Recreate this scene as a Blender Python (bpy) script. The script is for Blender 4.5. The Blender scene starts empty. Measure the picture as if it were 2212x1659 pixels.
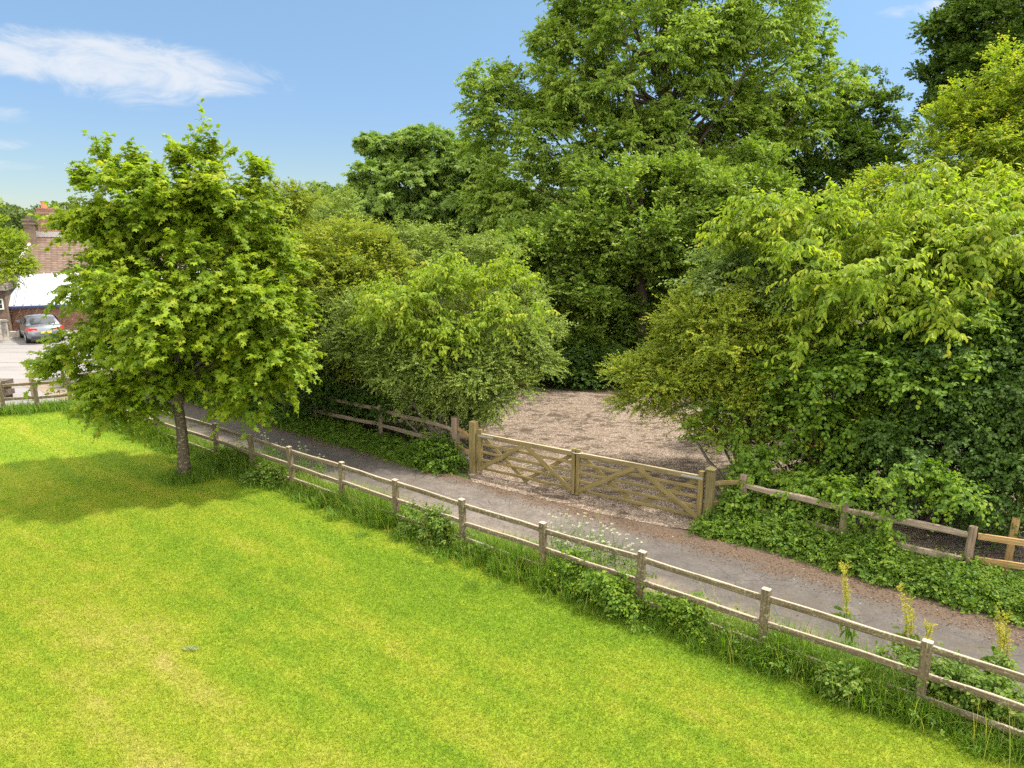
import bpy, math, random
import numpy as np
from mathutils import Vector, Matrix

SC = bpy.context.scene
COL = SC.collection
rng = np.random.default_rng(7)
random.seed(7)
R = math.radians

# ------------------------------------------------------------------ camera
CAM_H, FPX, CX, CY, HOR = 6.2, 1533.0, 1106.0, 829.5, 498.0
PITCH = math.atan((CY - HOR) / FPX)
cam = bpy.data.cameras.new("camera")
cam.sensor_width = 36.0
cam.lens = 36.0 * FPX / 2212.0
cam.clip_end = 3000.0
cam_o = bpy.data.objects.new("camera", cam)
COL.objects.link(cam_o)
cam_o.location = (0, 0, CAM_H)
cam_o.rotation_euler = (math.pi / 2 - PITCH, 0, 0)
SC.camera = cam_o


def ray(u, v):
    dx, dz = (u - CX) / FPX, -(v - CY) / FPX
    return np.array([dx, math.cos(PITCH) + dz * math.sin(PITCH), -math.sin(PITCH) + dz * math.cos(PITCH)])


def G(u, v, z=0.0):
    d = ray(u, v)
    t = (z - CAM_H) / d[2]
    return d * t + np.array([0, 0, CAM_H])


def at(u, v, y):
    d = ray(u, v)
    return d * (y / d[1]) + np.array([0, 0, CAM_H])


# ------------------------------------------------------------------ objects
def tag(o, label=None, cat=None, group=None, kind=None):
    if label: o["label"] = label
    if cat: o["category"] = cat
    if group: o["group"] = group
    if kind: o["kind"] = kind
    return o


def empty(name, loc, label, cat, group=None):
    o = bpy.data.objects.new(name, None)
    o.empty_display_size = 0.2
    COL.objects.link(o)
    o.location = loc
    return tag(o, label, cat, group)


def link(name, me, parent=None, mat=None, loc=None, rot=None):
    o = bpy.data.objects.new(name, me)
    COL.objects.link(o)
    if mat is not None: me.materials.append(mat)
    if loc is not None: o.location = loc
    if rot is not None: o.rotation_euler = rot
    if parent is not None: o.parent = parent
    return o


def np_mesh(name, V, F, tint=None, smooth=False):
    """V (n,3); F (m,k) one face size."""
    me = bpy.data.meshes.new(name)
    V = np.ascontiguousarray(V, dtype=np.float32)
    F = np.ascontiguousarray(F, dtype=np.int32)
    m, k = F.shape
    me.vertices.add(len(V)); me.vertices.foreach_set("co", V.ravel())
    me.loops.add(m * k); me.loops.foreach_set("vertex_index", F.ravel())
    me.polygons.add(m)
    me.polygons.foreach_set("loop_start", np.arange(0, m * k, k, dtype=np.int32))
    me.polygons.foreach_set("loop_total", np.full(m, k, dtype=np.int32))
    me.polygons.foreach_set("use_smooth", np.full(m, smooth, dtype=bool))
    if tint is not None:
        a = me.attributes.new("tint", "FLOAT", "FACE")
        a.data.foreach_set("value", np.ascontiguousarray(tint, dtype=np.float32))
    me.update(calc_edges=True)
    return me


class MB:
    """collects faces of any size into one mesh"""
    def __init__(self): self.v, self.f = [], []

    def add(self, vs, fs):
        b = len(self.v)
        self.v += [tuple(map(float, p)) for p in vs]
        self.f += [tuple(i + b for i in q) for q in fs]

    def box(self, x0, y0, z0, x1, y1, z1, M=None):
        vs = [(x, y, z) for x in (x0, x1) for y in (y0, y1) for z in (z0, z1)]
        if M is not None: vs = [M @ Vector(p) for p in vs]
        self.add(vs, [(0, 1, 3, 2), (4, 6, 7, 5), (0, 4, 5, 1), (2, 3, 7, 6), (0, 2, 6, 4), (1, 5, 7, 3)])

    def tube(self, pts, rad, n=8, cap=True):
        pts = [np.array(p, float) for p in pts]
        rings = []
        for i, p in enumerate(pts):
            t = pts[min(i + 1, len(pts) - 1)] - pts[max(i - 1, 0)]
            t = t / (np.linalg.norm(t) + 1e-9)
            a = np.array([1, 0, 0]) if abs(t[2]) > 0.8 else np.array([0, 0, 1.0])
            s = np.cross(t, a); s /= np.linalg.norm(s); w = np.cross(s, t)
            r = rad[i] if hasattr(rad, "__len__") else rad
            rings += [p + r * (math.cos(2 * math.pi * k / n) * s + math.sin(2 * math.pi * k / n) * w) for k in range(n)]
        fs = []
        for i in range(len(pts) - 1):
            for k in range(n):
                a, b = i * n + k, i * n + (k + 1) % n
                fs.append((a, b, b + n, a + n))
        if cap:
            fs.append(tuple(range(n - 1, -1, -1)))
            fs.append(tuple((len(pts) - 1) * n + k for k in range(n)))
        self.add(rings, fs)

    def mesh(self, name, smooth=False):
        me = bpy.data.meshes.new(name)
        me.from_pydata(self.v, [], self.f)
        if smooth: me.polygons.foreach_set("use_smooth", [True] * len(me.polygons))
        me.update()
        return me

    def build(self, name, mat, parent=None, smooth=False, loc=None, rot=None):
        return link(name, self.mesh(name, smooth), parent, mat, loc, rot)


# ------------------------------------------------------------------ materials
def new_mat(name):
    m = bpy.data.materials.new(name)
    m.use_nodes = True
    nt = m.node_tree
    nt.nodes.clear()
    out = nt.nodes.new("ShaderNodeOutputMaterial")
    return m, nt, out


class NT:
    def __init__(self, nt): self.nt = nt

    def n(self, t, **kw):
        nd = self.nt.nodes.new(t)
        for k, v in kw.items(): setattr(nd, k, v)
        return nd

    def l(self, a, b): self.nt.links.new(a, b)

    def val(self, node, key, v):
        if hasattr(v, "is_linked"): self.l(v, node.inputs[key])
        else: node.inputs[key].default_value = v

    def pos(self, scale=(1, 1, 1), obj=False, rot=(0, 0, 0)):
        mp = self.n("ShaderNodeMapping")
        if obj: self.l(self.n("ShaderNodeTexCoord").outputs["Object"], mp.inputs[0])
        else: self.l(self.n("ShaderNodeNewGeometry").outputs["Position"], mp.inputs[0])
        mp.inputs["Scale"].default_value = scale
        mp.inputs["Rotation"].default_value = rot
        return mp.outputs[0]

    def noise(self, vec, scale, detail=4, rough=0.55, dist=0.0):
        nd = self.n("ShaderNodeTexNoise")
        if vec is not None: self.l(vec, nd.inputs["Vector"])
        nd.inputs["Scale"].default_value = scale
        nd.inputs["Detail"].default_value = detail
        nd.inputs["Roughness"].default_value = rough
        nd.inputs["Distortion"].default_value = dist
        return nd.outputs["Fac"]

    def vor(self, vec, scale, feature="F1", out="Distance"):
        nd = self.n("ShaderNodeTexVoronoi", feature=feature)
        if vec is not None: self.l(vec, nd.inputs["Vector"])
        nd.inputs["Scale"].default_value = scale
        return nd.outputs[out]

    def ramp(self, fac, stops, interp="LINEAR"):
        nd = self.n("ShaderNodeValToRGB")
        cr = nd.color_ramp; cr.interpolation = interp
        while len(cr.elements) > 1: cr.elements.remove(cr.elements[-1])
        for i, (p, c) in enumerate(stops):
            e = cr.elements[0] if i == 0 else cr.elements.new(p)
            e.position = p
            c = (c, c, c) if not hasattr(c, "__len__") else c
            e.color = (*c, 1)
        self.l(fac, nd.inputs[0])
        return nd.outputs[0]

    def mix(self, fac, a, b, mode="MIX"):
        nd = self.n("ShaderNodeMix", data_type="RGBA", blend_type=mode)
        for k, v in ((0, fac), (6, a), (7, b)):
            if hasattr(v, "is_linked"): self.l(v, nd.inputs[k])
            elif k == 0: nd.inputs[0].default_value = v
            else: nd.inputs[k].default_value = (*v, 1)
        return nd.outputs[2]

    def math(self, op, a, b=0.0, c=0.0):
        nd = self.n("ShaderNodeMath", operation=op)
        for k, v in enumerate((a, b, c)): self.val(nd, k, v)
        return nd.outputs[0]

    def mr(self, v, a, b, c=0.0, d=1.0):
        nd = self.n("ShaderNodeMapRange", interpolation_type="SMOOTHSTEP")
        self.l(v, nd.inputs[0])
        for k, x in zip((1, 2, 3, 4), (a, b, c, d)): nd.inputs[k].default_value = x
        return nd.outputs[0]

    def bump(self, h, strength=0.4, dist=0.02):
        nd = self.n("ShaderNodeBump")
        nd.inputs["Strength"].default_value = strength
        nd.inputs["Distance"].default_value = dist
        self.l(h, nd.inputs["Height"])
        return nd.outputs[0]

    def bsdf(self, out, color, rough=0.8, spec=0.3, normal=None, metal=0.0, coat=0.0):
        b = self.n("ShaderNodeBsdfPrincipled")
        if hasattr(color, "is_linked"): self.l(color, b.inputs["Base Color"])
        else: b.inputs["Base Color"].default_value = (*color, 1)
        self.val(b, "Roughness", rough)
        b.inputs["Specular IOR Level"].default_value = spec
        b.inputs["Metallic"].default_value = metal
        b.inputs["Coat Weight"].default_value = coat
        if normal is not None: self.l(normal, b.inputs["Normal"])
        self.l(b.outputs[0], out.inputs[0])
        return b


LEAFMATS = {}


def leaf_mat(name, stops, trans=0.42, rough=0.52, spec=0.22, warm=1.14):
    if name in LEAFMATS: return LEAFMATS[name]
    m, nt, out = new_mat(name)
    t = NT(nt)
    at_ = t.n("ShaderNodeAttribute", attribute_name="tint")
    col = t.ramp(at_.outputs["Fac"], stops)
    b = t.n("ShaderNodeBsdfPrincipled")
    t.l(col, b.inputs["Base Color"])
    b.inputs["Roughness"].default_value = rough
    b.inputs["Specular IOR Level"].default_value = spec
    tr = t.n("ShaderNodeBsdfTranslucent")
    tcol = t.mix(1.0, col, (1.28 * warm, 1.55, 0.6), "MULTIPLY")
    t.l(tcol, tr.inputs[0])
    mx = t.n("ShaderNodeMixShader")
    mx.inputs[0].default_value = trans
    t.l(b.outputs[0], mx.inputs[1]); t.l(tr.outputs[0], mx.inputs[2])
    t.l(mx.outputs[0], out.inputs[0])
    LEAFMATS[name] = m
    return m


def wood_mat(name, c0, c1, c2, lichen=None, amt=0.5, grain=1.0, worn_lit_top=None):
    m, nt, out = new_mat(name)
    t = NT(nt)
    g = t.noise(t.pos((1.6, 34 * grain, 34 * grain), obj=True), 1.0, 6, 0.65)
    col = t.ramp(g, [(0.25, c0), (0.5, c1), (0.75, c2)])
    blot = t.noise(t.pos((1.2, 1.2, 1.2)), 2.2, 4)
    col = t.mix(t.mr(blot, 0.45, 0.75), col, t.mix(0.5, col, c0))
    crack = t.noise(t.pos((0.9, 60, 60), obj=True), 1.0, 3, 0.5)
    col = t.mix(t.mr(crack, 0.36, 0.30), col, (c0[0] * .35, c0[1] * .35, c0[2] * .35))
    if lichen:
        li = t.noise(t.pos(), 26, 5, 0.7)
        big = t.noise(t.pos(), 1.6, 2)
        fac = t.math("MULTIPLY", t.mr(li, 0.53, 0.62), t.mr(big, 0.35, 0.65, amt * .5, amt))
        col = t.mix(fac, col, lichen)
    if worn_lit_top:
        # upward faces weathered paler, with their sunlit look put into the colour
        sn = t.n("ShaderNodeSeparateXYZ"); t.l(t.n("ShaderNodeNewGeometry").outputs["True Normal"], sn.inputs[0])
        col = t.mix(t.math("MULTIPLY", t.mr(sn.outputs[2], .75, .95), t.mr(g, .2, .6, .55, 1.0)), col, worn_lit_top)
    t.bsdf(out, col, 0.85, 0.2, t.bump(t.math("ADD", g, crack), 0.5, 0.01))
    return m


def plain(name, c, rough=0.6, spec=0.4, var=0.15, scale=6, metal=0.0, coat=0.0):
    m, nt, out = new_mat(name)
    t = NT(nt)
    n = t.noise(t.pos(), scale, 5, 0.6)
    col = t.ramp(n, [(0.3, tuple(x * (1 - var) for x in c)), (0.7, tuple(x * (1 + var) for x in c))])
    t.bsdf(out, col, rough, spec, t.bump(n, 0.1, 0.01), metal, coat)
    return m


# ------------------------------------------------------------------ plan of the place
PA, PB = G(470, 995)[:2], G(1980, 1540)[:2]           # fence line along the lane, on the lawn side
FDIR = (PB - PA) / np.linalg.norm(PB - PA)
FNRM = np.array([-FDIR[1], FDIR[0]])                   # towards the lane
if FNRM[1] < 0: FNRM = -FNRM
FANG = math.atan2(FDIR[1], FDIR[0])
POSTS = []
for u, v in [(230, 905), (285, 921), (342, 948), (470, 995), (552, 1022), (640, 1052), (746, 1090), (866, 1130), (1005, 1185),
             (1175, 1248), (1374, 1328), (1640, 1425), (1980, 1543)]:
    p = G(u, v)[:2]
    POSTS.append(float(np.dot(p - PA, FDIR)))
POSTS += [POSTS[-1] + 2.0, POSTS[-1] + 4.0]


def fp(s, off=0.0, z=0.0):
    p = PA + FDIR * s + FNRM * off
    return np.array([p[0], p[1], z])


def s_off(x, y):
    d0 = np.asarray(x) - PA[0]; d1 = np.asarray(y) - PA[1]
    return d0 * FDIR[0] + d1 * FDIR[1], d0 * FNRM[0] + d1 * FNRM[1]


def poly_sheet(name, pts, z, mat, cell=0.5, kind="structure", uneven=0.0):
    me = bpy.data.meshes.new(name)
    me.from_pydata([(p[0], p[1], z) for p in pts], [], [tuple(range(len(pts)))])
    me.update()
    # face up
    if me.polygons[0].normal.z < 0: me.flip_normals()
    o = link(name, me, None, mat)
    o["kind"] = kind
    return o


# ground colours ---------------------------------------------------------
def lawn_colour(t, blade=False):
    # long world-space streaks running with the mower, dry patches, lush band beside the fence
    P = t.pos()
    sp_ = t.n("ShaderNodeSeparateXYZ"); t.l(P, sp_.inputs[0])
    run = t.math("ADD", t.math("MULTIPLY", sp_.outputs[0], float(FDIR[0])), t.math("MULTIPLY", sp_.outputs[1], float(FDIR[1])))
    acr = t.math("ADD", t.math("MULTIPLY", sp_.outputs[0], float(FNRM[0])), t.math("MULTIPLY", sp_.outputs[1], float(FNRM[1])))
    cmb = t.n("ShaderNodeCombineXYZ"); t.l(t.math("MULTIPLY", run, .16), cmb.inputs[0]); t.l(t.math("MULTIPLY", acr, .85), cmb.inputs[1])
    broad = t.noise(cmb.outputs[0], 1.0, 5, 0.6, .3)
    mid = t.noise(P, 1.7, 5, 0.65)
    fine = t.noise(P, 26, 3, 0.6)
    k = t.math("ADD", t.math("MULTIPLY", t.math("ADD", t.math("MULTIPLY", t.math("SUBTRACT", broad, .5), 2.1), .5), 0.6), t.math("MULTIPLY", t.math("ADD", t.math("MULTIPLY", t.math("SUBTRACT", mid, .5), 1.4), .5), 0.4))
    sep = t.n("ShaderNodeSeparateXYZ"); t.l(t.n("ShaderNodeNewGeometry").outputs["Position"], sep.inputs[0])
    off = t.math("ADD", t.math("MULTIPLY", t.math("SUBTRACT", sep.outputs[0], float(PA[0])), float(FNRM[0])),
                 t.math("MULTIPLY", t.math("SUBTRACT", sep.outputs[1], float(PA[1])), float(FNRM[1])))
    dry = t.mr(off, -1.2, -6.5, -0.1, 0.07)            # drier away from the fence
    k = t.math("ADD", k, dry)
    col = t.ramp(k, [(0.30, (0.160, 0.258, 0.014)), (0.46, (0.220, 0.298, 0.018)), (0.59, (0.282, 0.322, 0.026)),
                     (0.72, (0.345, 0.338, 0.055)), (0.86, (0.42, 0.36, 0.11))])
    tuft = t.noise(P, 7.0, 4, 0.7)
    col = t.mix(t.mr(tuft, 0.50, 0.68, 0.0, 0.45), col, t.mix(0.5, col, (0.10, 0.165, 0.004)))
    col = t.mix(t.mr(fine, 0.35, 0.7, 0.0, 0.6), col, t.mix(0.4, col, (0.09, 0.13, 0.006)))
    return col


def make_lawn_mat():
    m, nt, out = new_mat("lawn_turf"); t = NT(nt)
    col = lawn_colour(t)
    col = t.mix(0.3, col, (0.10, 0.12, 0.015))
    h = t.noise(t.pos(), 40, 4, 0.7)
    t.bsdf(out, col, 0.9, 0.1, t.bump(h, 0.8, 0.04))
    return m


def make_blade_mat():
    m, nt, out = new_mat("lawn_blade"); t = NT(nt)
    col = lawn_colour(t, True)
    tin = t.n("ShaderNodeAttribute", attribute_name="tint").outputs["Fac"]
    col = t.mix(1.0, col, t.ramp(tin, [(0.0, (0.60, 0.66, 0.6)), (0.5, (0.95, 0.97, 0.95)), (0.9, (1.12, 1.08, 1.1)), (1.0, (1.5, 1.25, 2.2))]), "MULTIPLY")
    b = t.n("ShaderNodeBsdfPrincipled"); t.l(col, b.inputs["Base Color"])
    b.inputs["Roughness"].default_value = 0.6; b.inputs["Specular IOR Level"].default_value = 0.2
    tr = t.n("ShaderNodeBsdfTranslucent"); t.l(t.mix(1.0, col, (1.3, 1.35, 0.7), "MULTIPLY"), tr.inputs[0])
    mx = t.n("ShaderNodeMixShader"); mx.inputs[0].default_value = 0.4
    t.l(b.outputs[0], mx.inputs[1]); t.l(tr.outputs[0], mx.inputs[2]); t.l(mx.outputs[0], out.inputs[0])
    return m


def make_lane_mat():
    m, nt, out = new_mat("lane_asphalt"); t = NT(nt)
    P = t.pos()
    sep = t.n("ShaderNodeSeparateXYZ"); t.l(P, sep.inputs[0])
    off = t.math("ADD", t.math("MULTIPLY", t.math("SUBTRACT", sep.outputs[0], float(PA[0])), float(FNRM[0])),
                 t.math("MULTIPLY", t.math("SUBTRACT", sep.outputs[1], float(PA[1])), float(FNRM[1])))
    g = t.noise(P, 90, 3, 0.7)
    base = t.ramp(g, [(0.3, (0.062, 0.054, 0.047)), (0.55, (0.112, 0.099, 0.087)), (0.75, (0.175, 0.157, 0.138))])
    patch = t.noise(P, 0.9, 5, 0.6)
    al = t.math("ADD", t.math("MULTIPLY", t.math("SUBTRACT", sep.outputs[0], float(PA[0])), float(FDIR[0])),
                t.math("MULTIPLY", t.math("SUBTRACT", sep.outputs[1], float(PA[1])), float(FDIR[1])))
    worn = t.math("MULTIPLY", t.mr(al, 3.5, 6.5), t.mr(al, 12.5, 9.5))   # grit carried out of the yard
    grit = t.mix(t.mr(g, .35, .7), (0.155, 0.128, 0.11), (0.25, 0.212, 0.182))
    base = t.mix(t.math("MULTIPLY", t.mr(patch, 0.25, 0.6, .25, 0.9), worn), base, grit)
    base = t.mix(t.mr(patch, 0.5, 0.7, 0, 0.35), base, (0.19, 0.17, 0.155))
    mott = t.noise(P, 3.4, 6, 0.72)
    base = t.mix(t.mr(mott, 0.40, 0.62, 0.0, 0.55), base, t.mix(0.62, base, (0.035, 0.030, 0.026)))
    rough_ = t.noise(P, 17.0, 5, 0.78)
    base = t.mix(t.mr(rough_, 0.44, 0.60, 0.0, 0.6), t.mix(0.45, base, (0.045, 0.038, 0.032)), base)
    stain = t.noise(t.pos((1, 1, 1)), 0.55, 6, 0.7, 1.2)
    base = t.mix(t.mr(stain, 0.52, 0.66, 0.0, 0.45), base, (0.085, 0.068, 0.048))
    # cracks
    cr = t.vor(t.pos((1, 1, 1)), 1.9, "DISTANCE_TO_EDGE")
    crn = t.noise(P, 0.6, 2)
    crack = t.math("MULTIPLY", t.mr(cr, 0.022, 0.0), t.mr(crn, 0.48, 0.60))
    base = t.mix(t.math("MULTIPLY", crack, 0.8), base, (0.04, 0.036, 0.033))
    # pale sandy wash in front of the gate, brown litter along both edges
    w = t.noise(P, 1.3, 6, 0.7)
    offn = t.math("ADD", off, t.math("MULTIPLY", t.math("SUBTRACT", w, 0.5), 1.5))
    far = t.mr(offn, 2.55, 3.15)
    near = t.mr(offn, 1.45, 0.65)
    lit = t.noise(P, 55, 3, 0.8)
    litter = t.ramp(lit, [(0.3, (0.034, 0.023, 0.015)), (0.5, (0.080, 0.054, 0.036)), (0.66, (0.13, 0.09, 0.06)), (0.75, (0.24, 0.175, 0.115))])
    sand = t.ramp(lit, [(0.3, (0.13, 0.10, 0.07)), (0.7, (0.26, 0.20, 0.145))])
    col = t.mix(near, base, sand)
    col = t.mix(far, col, litter)
    spk = t.noise(P, 70, 2, 0.6)
    col = t.mix(t.math("MULTIPLY", t.mr(spk, 0.66, 0.70), 0.6), col, litter)
    t.bsdf(out, col, 0.9, 0.2, t.bump(t.math("SUBTRACT", g, crack), 0.5, 0.012))
    return m


def make_gravel_mat():
    m, nt, out = new_mat("yard_gravel"); t = NT(nt)
    P = t.pos()
    v = t.vor(P, 32, "F1", "Color")
    sp = t.n("ShaderNodeSeparateColor"); t.l(v, sp.inputs[0])
    st = t.ramp(sp.outputs[0], [(0.0, (0.11, 0.080, 0.058)), (0.35, (0.20, 0.152, 0.114)), (0.7, (0.285, 0.225, 0.172)), (1.0, (0.40, 0.335, 0.275))])
    d = t.vor(P, 32)
    col = t.mix(t.mr(d, 0.35, 0.75, 0, 0.75), st, (0.11, 0.07, 0.045))
    big = t.noise(P, 0.5, 4, 0.6)
    # fallen bits and dark moss in broken streaks
    stx = t.noise(t.pos((1.0, 1.9, 1)), 2.0, 12, 0.80, 0.8)
    thr = t.math("ADD", stx, t.math("MULTIPLY", t.math("SUBTRACT", big, 0.5), 0.35))
    col = t.mix(t.math("MULTIPLY", t.mr(thr, 0.50, 0.555), 0.82), col, (0.052, 0.036, 0.022))
    moss = t.noise(P, 1.1, 6, 0.75)
    col = t.mix(t.math("MULTIPLY", t.mr(moss, 0.54, 0.70), 0.6), col, (0.085, 0.085, 0.028))
    t.bsdf(out, col, 0.9, 0.2, t.bump(t.math("SUBTRACT", sp.outputs[1], d), 0.9, 0.02))
    return m


def make_soil_mat():
    m, nt, out = new_mat("verge_soil"); t = NT(nt)
    P = t.pos()
    a = t.noise(P, 38, 5, 0.75); b = t.noise(P, 1.6, 4)
    col = t.ramp(a, [(0.3, (0.030, 0.020, 0.013)), (0.5, (0.075, 0.05, 0.034)), (0.68, (0.13, 0.085, 0.055)), (0.76, (0.24, 0.17, 0.11))])
    col = t.mix(t.mr(b, 0.4, 0.65, 0, 0.75), col, t.ramp(a, [(0.3, (0.02, 0.04, 0.008)), (0.7, (0.07, 0.12, 0.02))]))
    t.bsdf(out, col, 0.95, 0.1, t.bump(a, 0.8, 0.03))
    return m


def make_field_mat():
    m, nt, out = new_mat("meadow"); t = NT(nt)
    P = t.pos()
    a = t.noise(P, 0.05, 5); b = t.noise(P, 2.0, 5, 0.7)
    col = t.ramp(a, [(0.35, (0.06, 0.10, 0.02)), (0.6, (0.10, 0.14, 0.03)), (0.75, (0.15, 0.16, 0.05))])
    col = t.mix(t.mr(b, 0.3, 0.7, 0, .5), col, (0.05, 0.075, 0.015))
    t.bsdf(out, col, 0.95, 0.1, t.bump(b, 0.5, 0.1))
    return m


def make_road_mat():
    m, nt, out = new_mat("junction_concrete"); t = NT(nt)
    P = t.pos()
    g = t.noise(P, 60, 3, 0.7)
    base = t.ramp(g, [(0.3, (0.165, 0.152, 0.145)), (0.7, (0.245, 0.227, 0.215))])
    st = t.noise(t.pos((0.25, 1.6, 1)), 0.9, 5, 0.65)
    base = t.mix(t.mr(st, 0.48, 0.68, 0, 0.65), base, (0.14, 0.128, 0.122))
    j = t.n("ShaderNodeTexWave", wave_type="BANDS", bands_direction="Y")
    t.l(t.pos((1, 1, 1), rot=(0, 0, 0.12)), j.inputs[0]); j.inputs["Scale"].default_value = 0.062
    j.inputs["Distortion"].default_value = 0.15
    base = t.mix(t.math("MULTIPLY", t.mr(j.outputs["Fac"], 0.0012, 0.0), 0.8), base, (0.05, 0.045, 0.04))
    t.bsdf(out, base, 0.9, 0.2, t.bump(g, 0.3, 0.01))
    return m


def brick_mat(name, c1, c2, mortar, scale=1.0, rot=None):
    m, nt, out = new_mat(name); t = NT(nt)
    br = t.n("ShaderNodeTexBrick")
    tc = t.n("ShaderNodeTexCoord")
    # wall-plane coordinates: along (x+y) and up
    sep = t.n("ShaderNodeSeparateXYZ"); t.l(tc.outputs["Object"], sep.inputs[0])
    cb = t.n("ShaderNodeCombineXYZ")
    t.l(t.math("ADD", sep.outputs[0], sep.outputs[1]), cb.inputs[0]); t.l(sep.outputs[2], cb.inputs[1])
    t.l(cb.outputs[0], br.inputs["Vector"])
    br.inputs["Color1"].default_value = (*c1, 1); br.inputs["Color2"].default_value = (*c2, 1)
    br.inputs["Mortar"].default_value = (*mortar, 1)
    br.inputs["Scale"].default_value = 1.0
    br.inputs["Brick Width"].default_value = 0.225 * scale; br.inputs["Row Height"].default_value = 0.075 * scale
    br.inputs["Mortar Size"].default_value = 0.009 * scale
    n = t.noise(t.pos(), 3.0, 6, 0.7)
    col = t.mix(t.mr(n, 0.35, 0.7, 0, 0.6), br.outputs["Color"], tuple(x * 0.55 for x in c1))
    t.bsdf(out, col, 0.9, 0.15, t.bump(t.math("SUBTRACT", n, br.outputs["Fac"]), 0.5, 0.02))
    return m


M_LAWN, M_BLADE = make_lawn_mat(), make_blade_mat()
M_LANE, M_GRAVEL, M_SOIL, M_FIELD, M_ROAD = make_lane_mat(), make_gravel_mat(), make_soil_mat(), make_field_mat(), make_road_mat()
M_FENCE = wood_mat("weathered_rail", (0.05, 0.036, 0.018), (0.105, 0.078, 0.044), (0.185, 0.143, 0.092), (0.30, 0.32, 0.20), 0.6, worn_lit_top=(0.33, 0.28, 0.205))
M_CLEFT = wood_mat("cleft_chestnut", (0.13, 0.095, 0.06), (0.24, 0.18, 0.12), (0.36, 0.28, 0.20), (0.26, 0.29, 0.15), 0.7)
M_CLEFT2 = wood_mat("cleft_chestnut_grey", (0.12, 0.088, 0.06), (0.235, 0.182, 0.13), (0.35, 0.285, 0.215), (0.30, 0.28, 0.2), 0.25)
M_GATE = wood_mat("gate_softwood", (0.090, 0.066, 0.022), (0.165, 0.125, 0.046), (0.25, 0.195, 0.085), (0.13, 0.13, 0.06), 0.5)
M_GATETOP = wood_mat("gate_top_rail", (0.075, 0.055, 0.024), (0.15, 0.112, 0.05), (0.24, 0.185, 0.10), (0.18, 0.19, 0.10), 0.6, worn_lit_top=(.36, .30, .19))
M_GATETOP2 = wood_mat("gate_post_dark", (0.055, 0.044, 0.016), (0.115, 0.092, 0.036), (0.19, 0.155, 0.07), (0.12, 0.13, 0.05), 0.6)
M_NEWWOOD = wood_mat("golden_rail", (0.17, 0.105, 0.04), (0.29, 0.185, 0.075), (0.40, 0.27, 0.12))
M_OLDPOST = wood_mat("reddish_post", (0.105, 0.072, 0.046), (0.195, 0.14, 0.095), (0.30, 0.23, 0.165), (0.2, 0.2, 0.12), 0.3)
M_STEEL = plain("galvanised_steel", (0.45, 0.47, 0.47), 0.35, 0.5, 0.1, 20, 0.8)


def bark_mat(name, c0, c1, lichen=None):
    m, nt, out = new_mat(name); t = NT(nt)
    a = t.noise(t.pos((1, 1, 0.3)), 24, 6, 0.7)
    col = t.ramp(a, [(0.3, c0), (0.7, c1)])
    if lichen:
        li = t.noise(t.pos((1, 1, 2.2)), 9, 5, 0.75)
        col = t.mix(t.math("MULTIPLY", t.mr(li, 0.54, 0.62), 0.75), col, lichen)
    t.bsdf(out, col, 0.9, 0.15, t.bump(a, 0.7, 0.02))
    return m


M_BARK = bark_mat("bark_brown", (0.045, 0.033, 0.022), (0.12, 0.09, 0.06))
M_BARKM = bark_mat("bark_maple", (0.045, 0.034, 0.022), (0.10, 0.078, 0.05), (0.26, 0.25, 0.18))
M_BARKG = bark_mat("bark_grey", (0.10, 0.085, 0.06), (0.22, 0.19, 0.14))

# ------------------------------------------------------------------ the setting
FAR = [(-40, 60), (40, 60)]
poly_sheet("ground", [(-900, -60), (900, -60), (900, 1500), (-900, 1500)], -0.03, M_FIELD)
s0, s1 = POSTS[0] - 6.0, POSTS[-1] + 9
# lane: along the fence
far_px = [(2212, 1345), (2000, 1275), (1800, 1218), (1600, 1166), (1480, 1146), (1400, 1130), (1200, 1085), (1020, 1038), (900, 1003), (750, 955), (640, 923), (500, 893)]
far_pts = [G(u, v)[:2] for u, v in far_px]
lane_far = [tuple(fp(s1, 3.1)[:2])] + [tuple(p) for p in far_pts] + [tuple(fp(POSTS[0] - 2, 3.6)[:2]), tuple(fp(POSTS[0] - 9, 4.2)[:2])]
lane_near = [tuple(fp(s, 0.30 + 0.12 * math.sin(s * 1.7))[:2]) for s in np.linspace(POSTS[0] - 9, s1, 40)]
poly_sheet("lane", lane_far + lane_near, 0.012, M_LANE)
verge = [tuple(fp(s, 0.55)[:2]) for s in np.linspace(s0, s1, 12)] + [tuple(fp(s, -0.25)[:2]) for s in np.linspace(s1, s0, 12)]
poly_sheet("verge", [tuple(p) for p in verge], -0.008, M_SOIL)
CORNER = fp(POSTS[0] - 2.6)
LEFTP = G(10, 893)
LDIR = (LEFTP - CORNER) / np.linalg.norm(LEFTP - CORNER)
lawn_poly = [tuple(fp(s, -0.05)[:2]) for s in np.linspace(POSTS[0] - 2.6, s1, 20)] + [(16, -6), (-40, -6), tuple((CORNER + LDIR * 22)[:2])]
poly_sheet("lawn", lawn_poly, 0.0, M_LAWN)
# junction in front of the cottage
jl = CORNER + LDIR * 24
poly_sheet("junction_road", [tuple((jl + np.array([0, 1.0, 0]))[:2]), tuple((CORNER + np.array([0, 1.2, 0]))[:2]), tuple(fp(POSTS[0] - 9, 0.6)[:2]),
                             tuple(fp(POSTS[0] - 9, 5.0)[:2]), (-17.0, 46.0), (-60, 44.0)], 0.004, M_ROAD)
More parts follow.
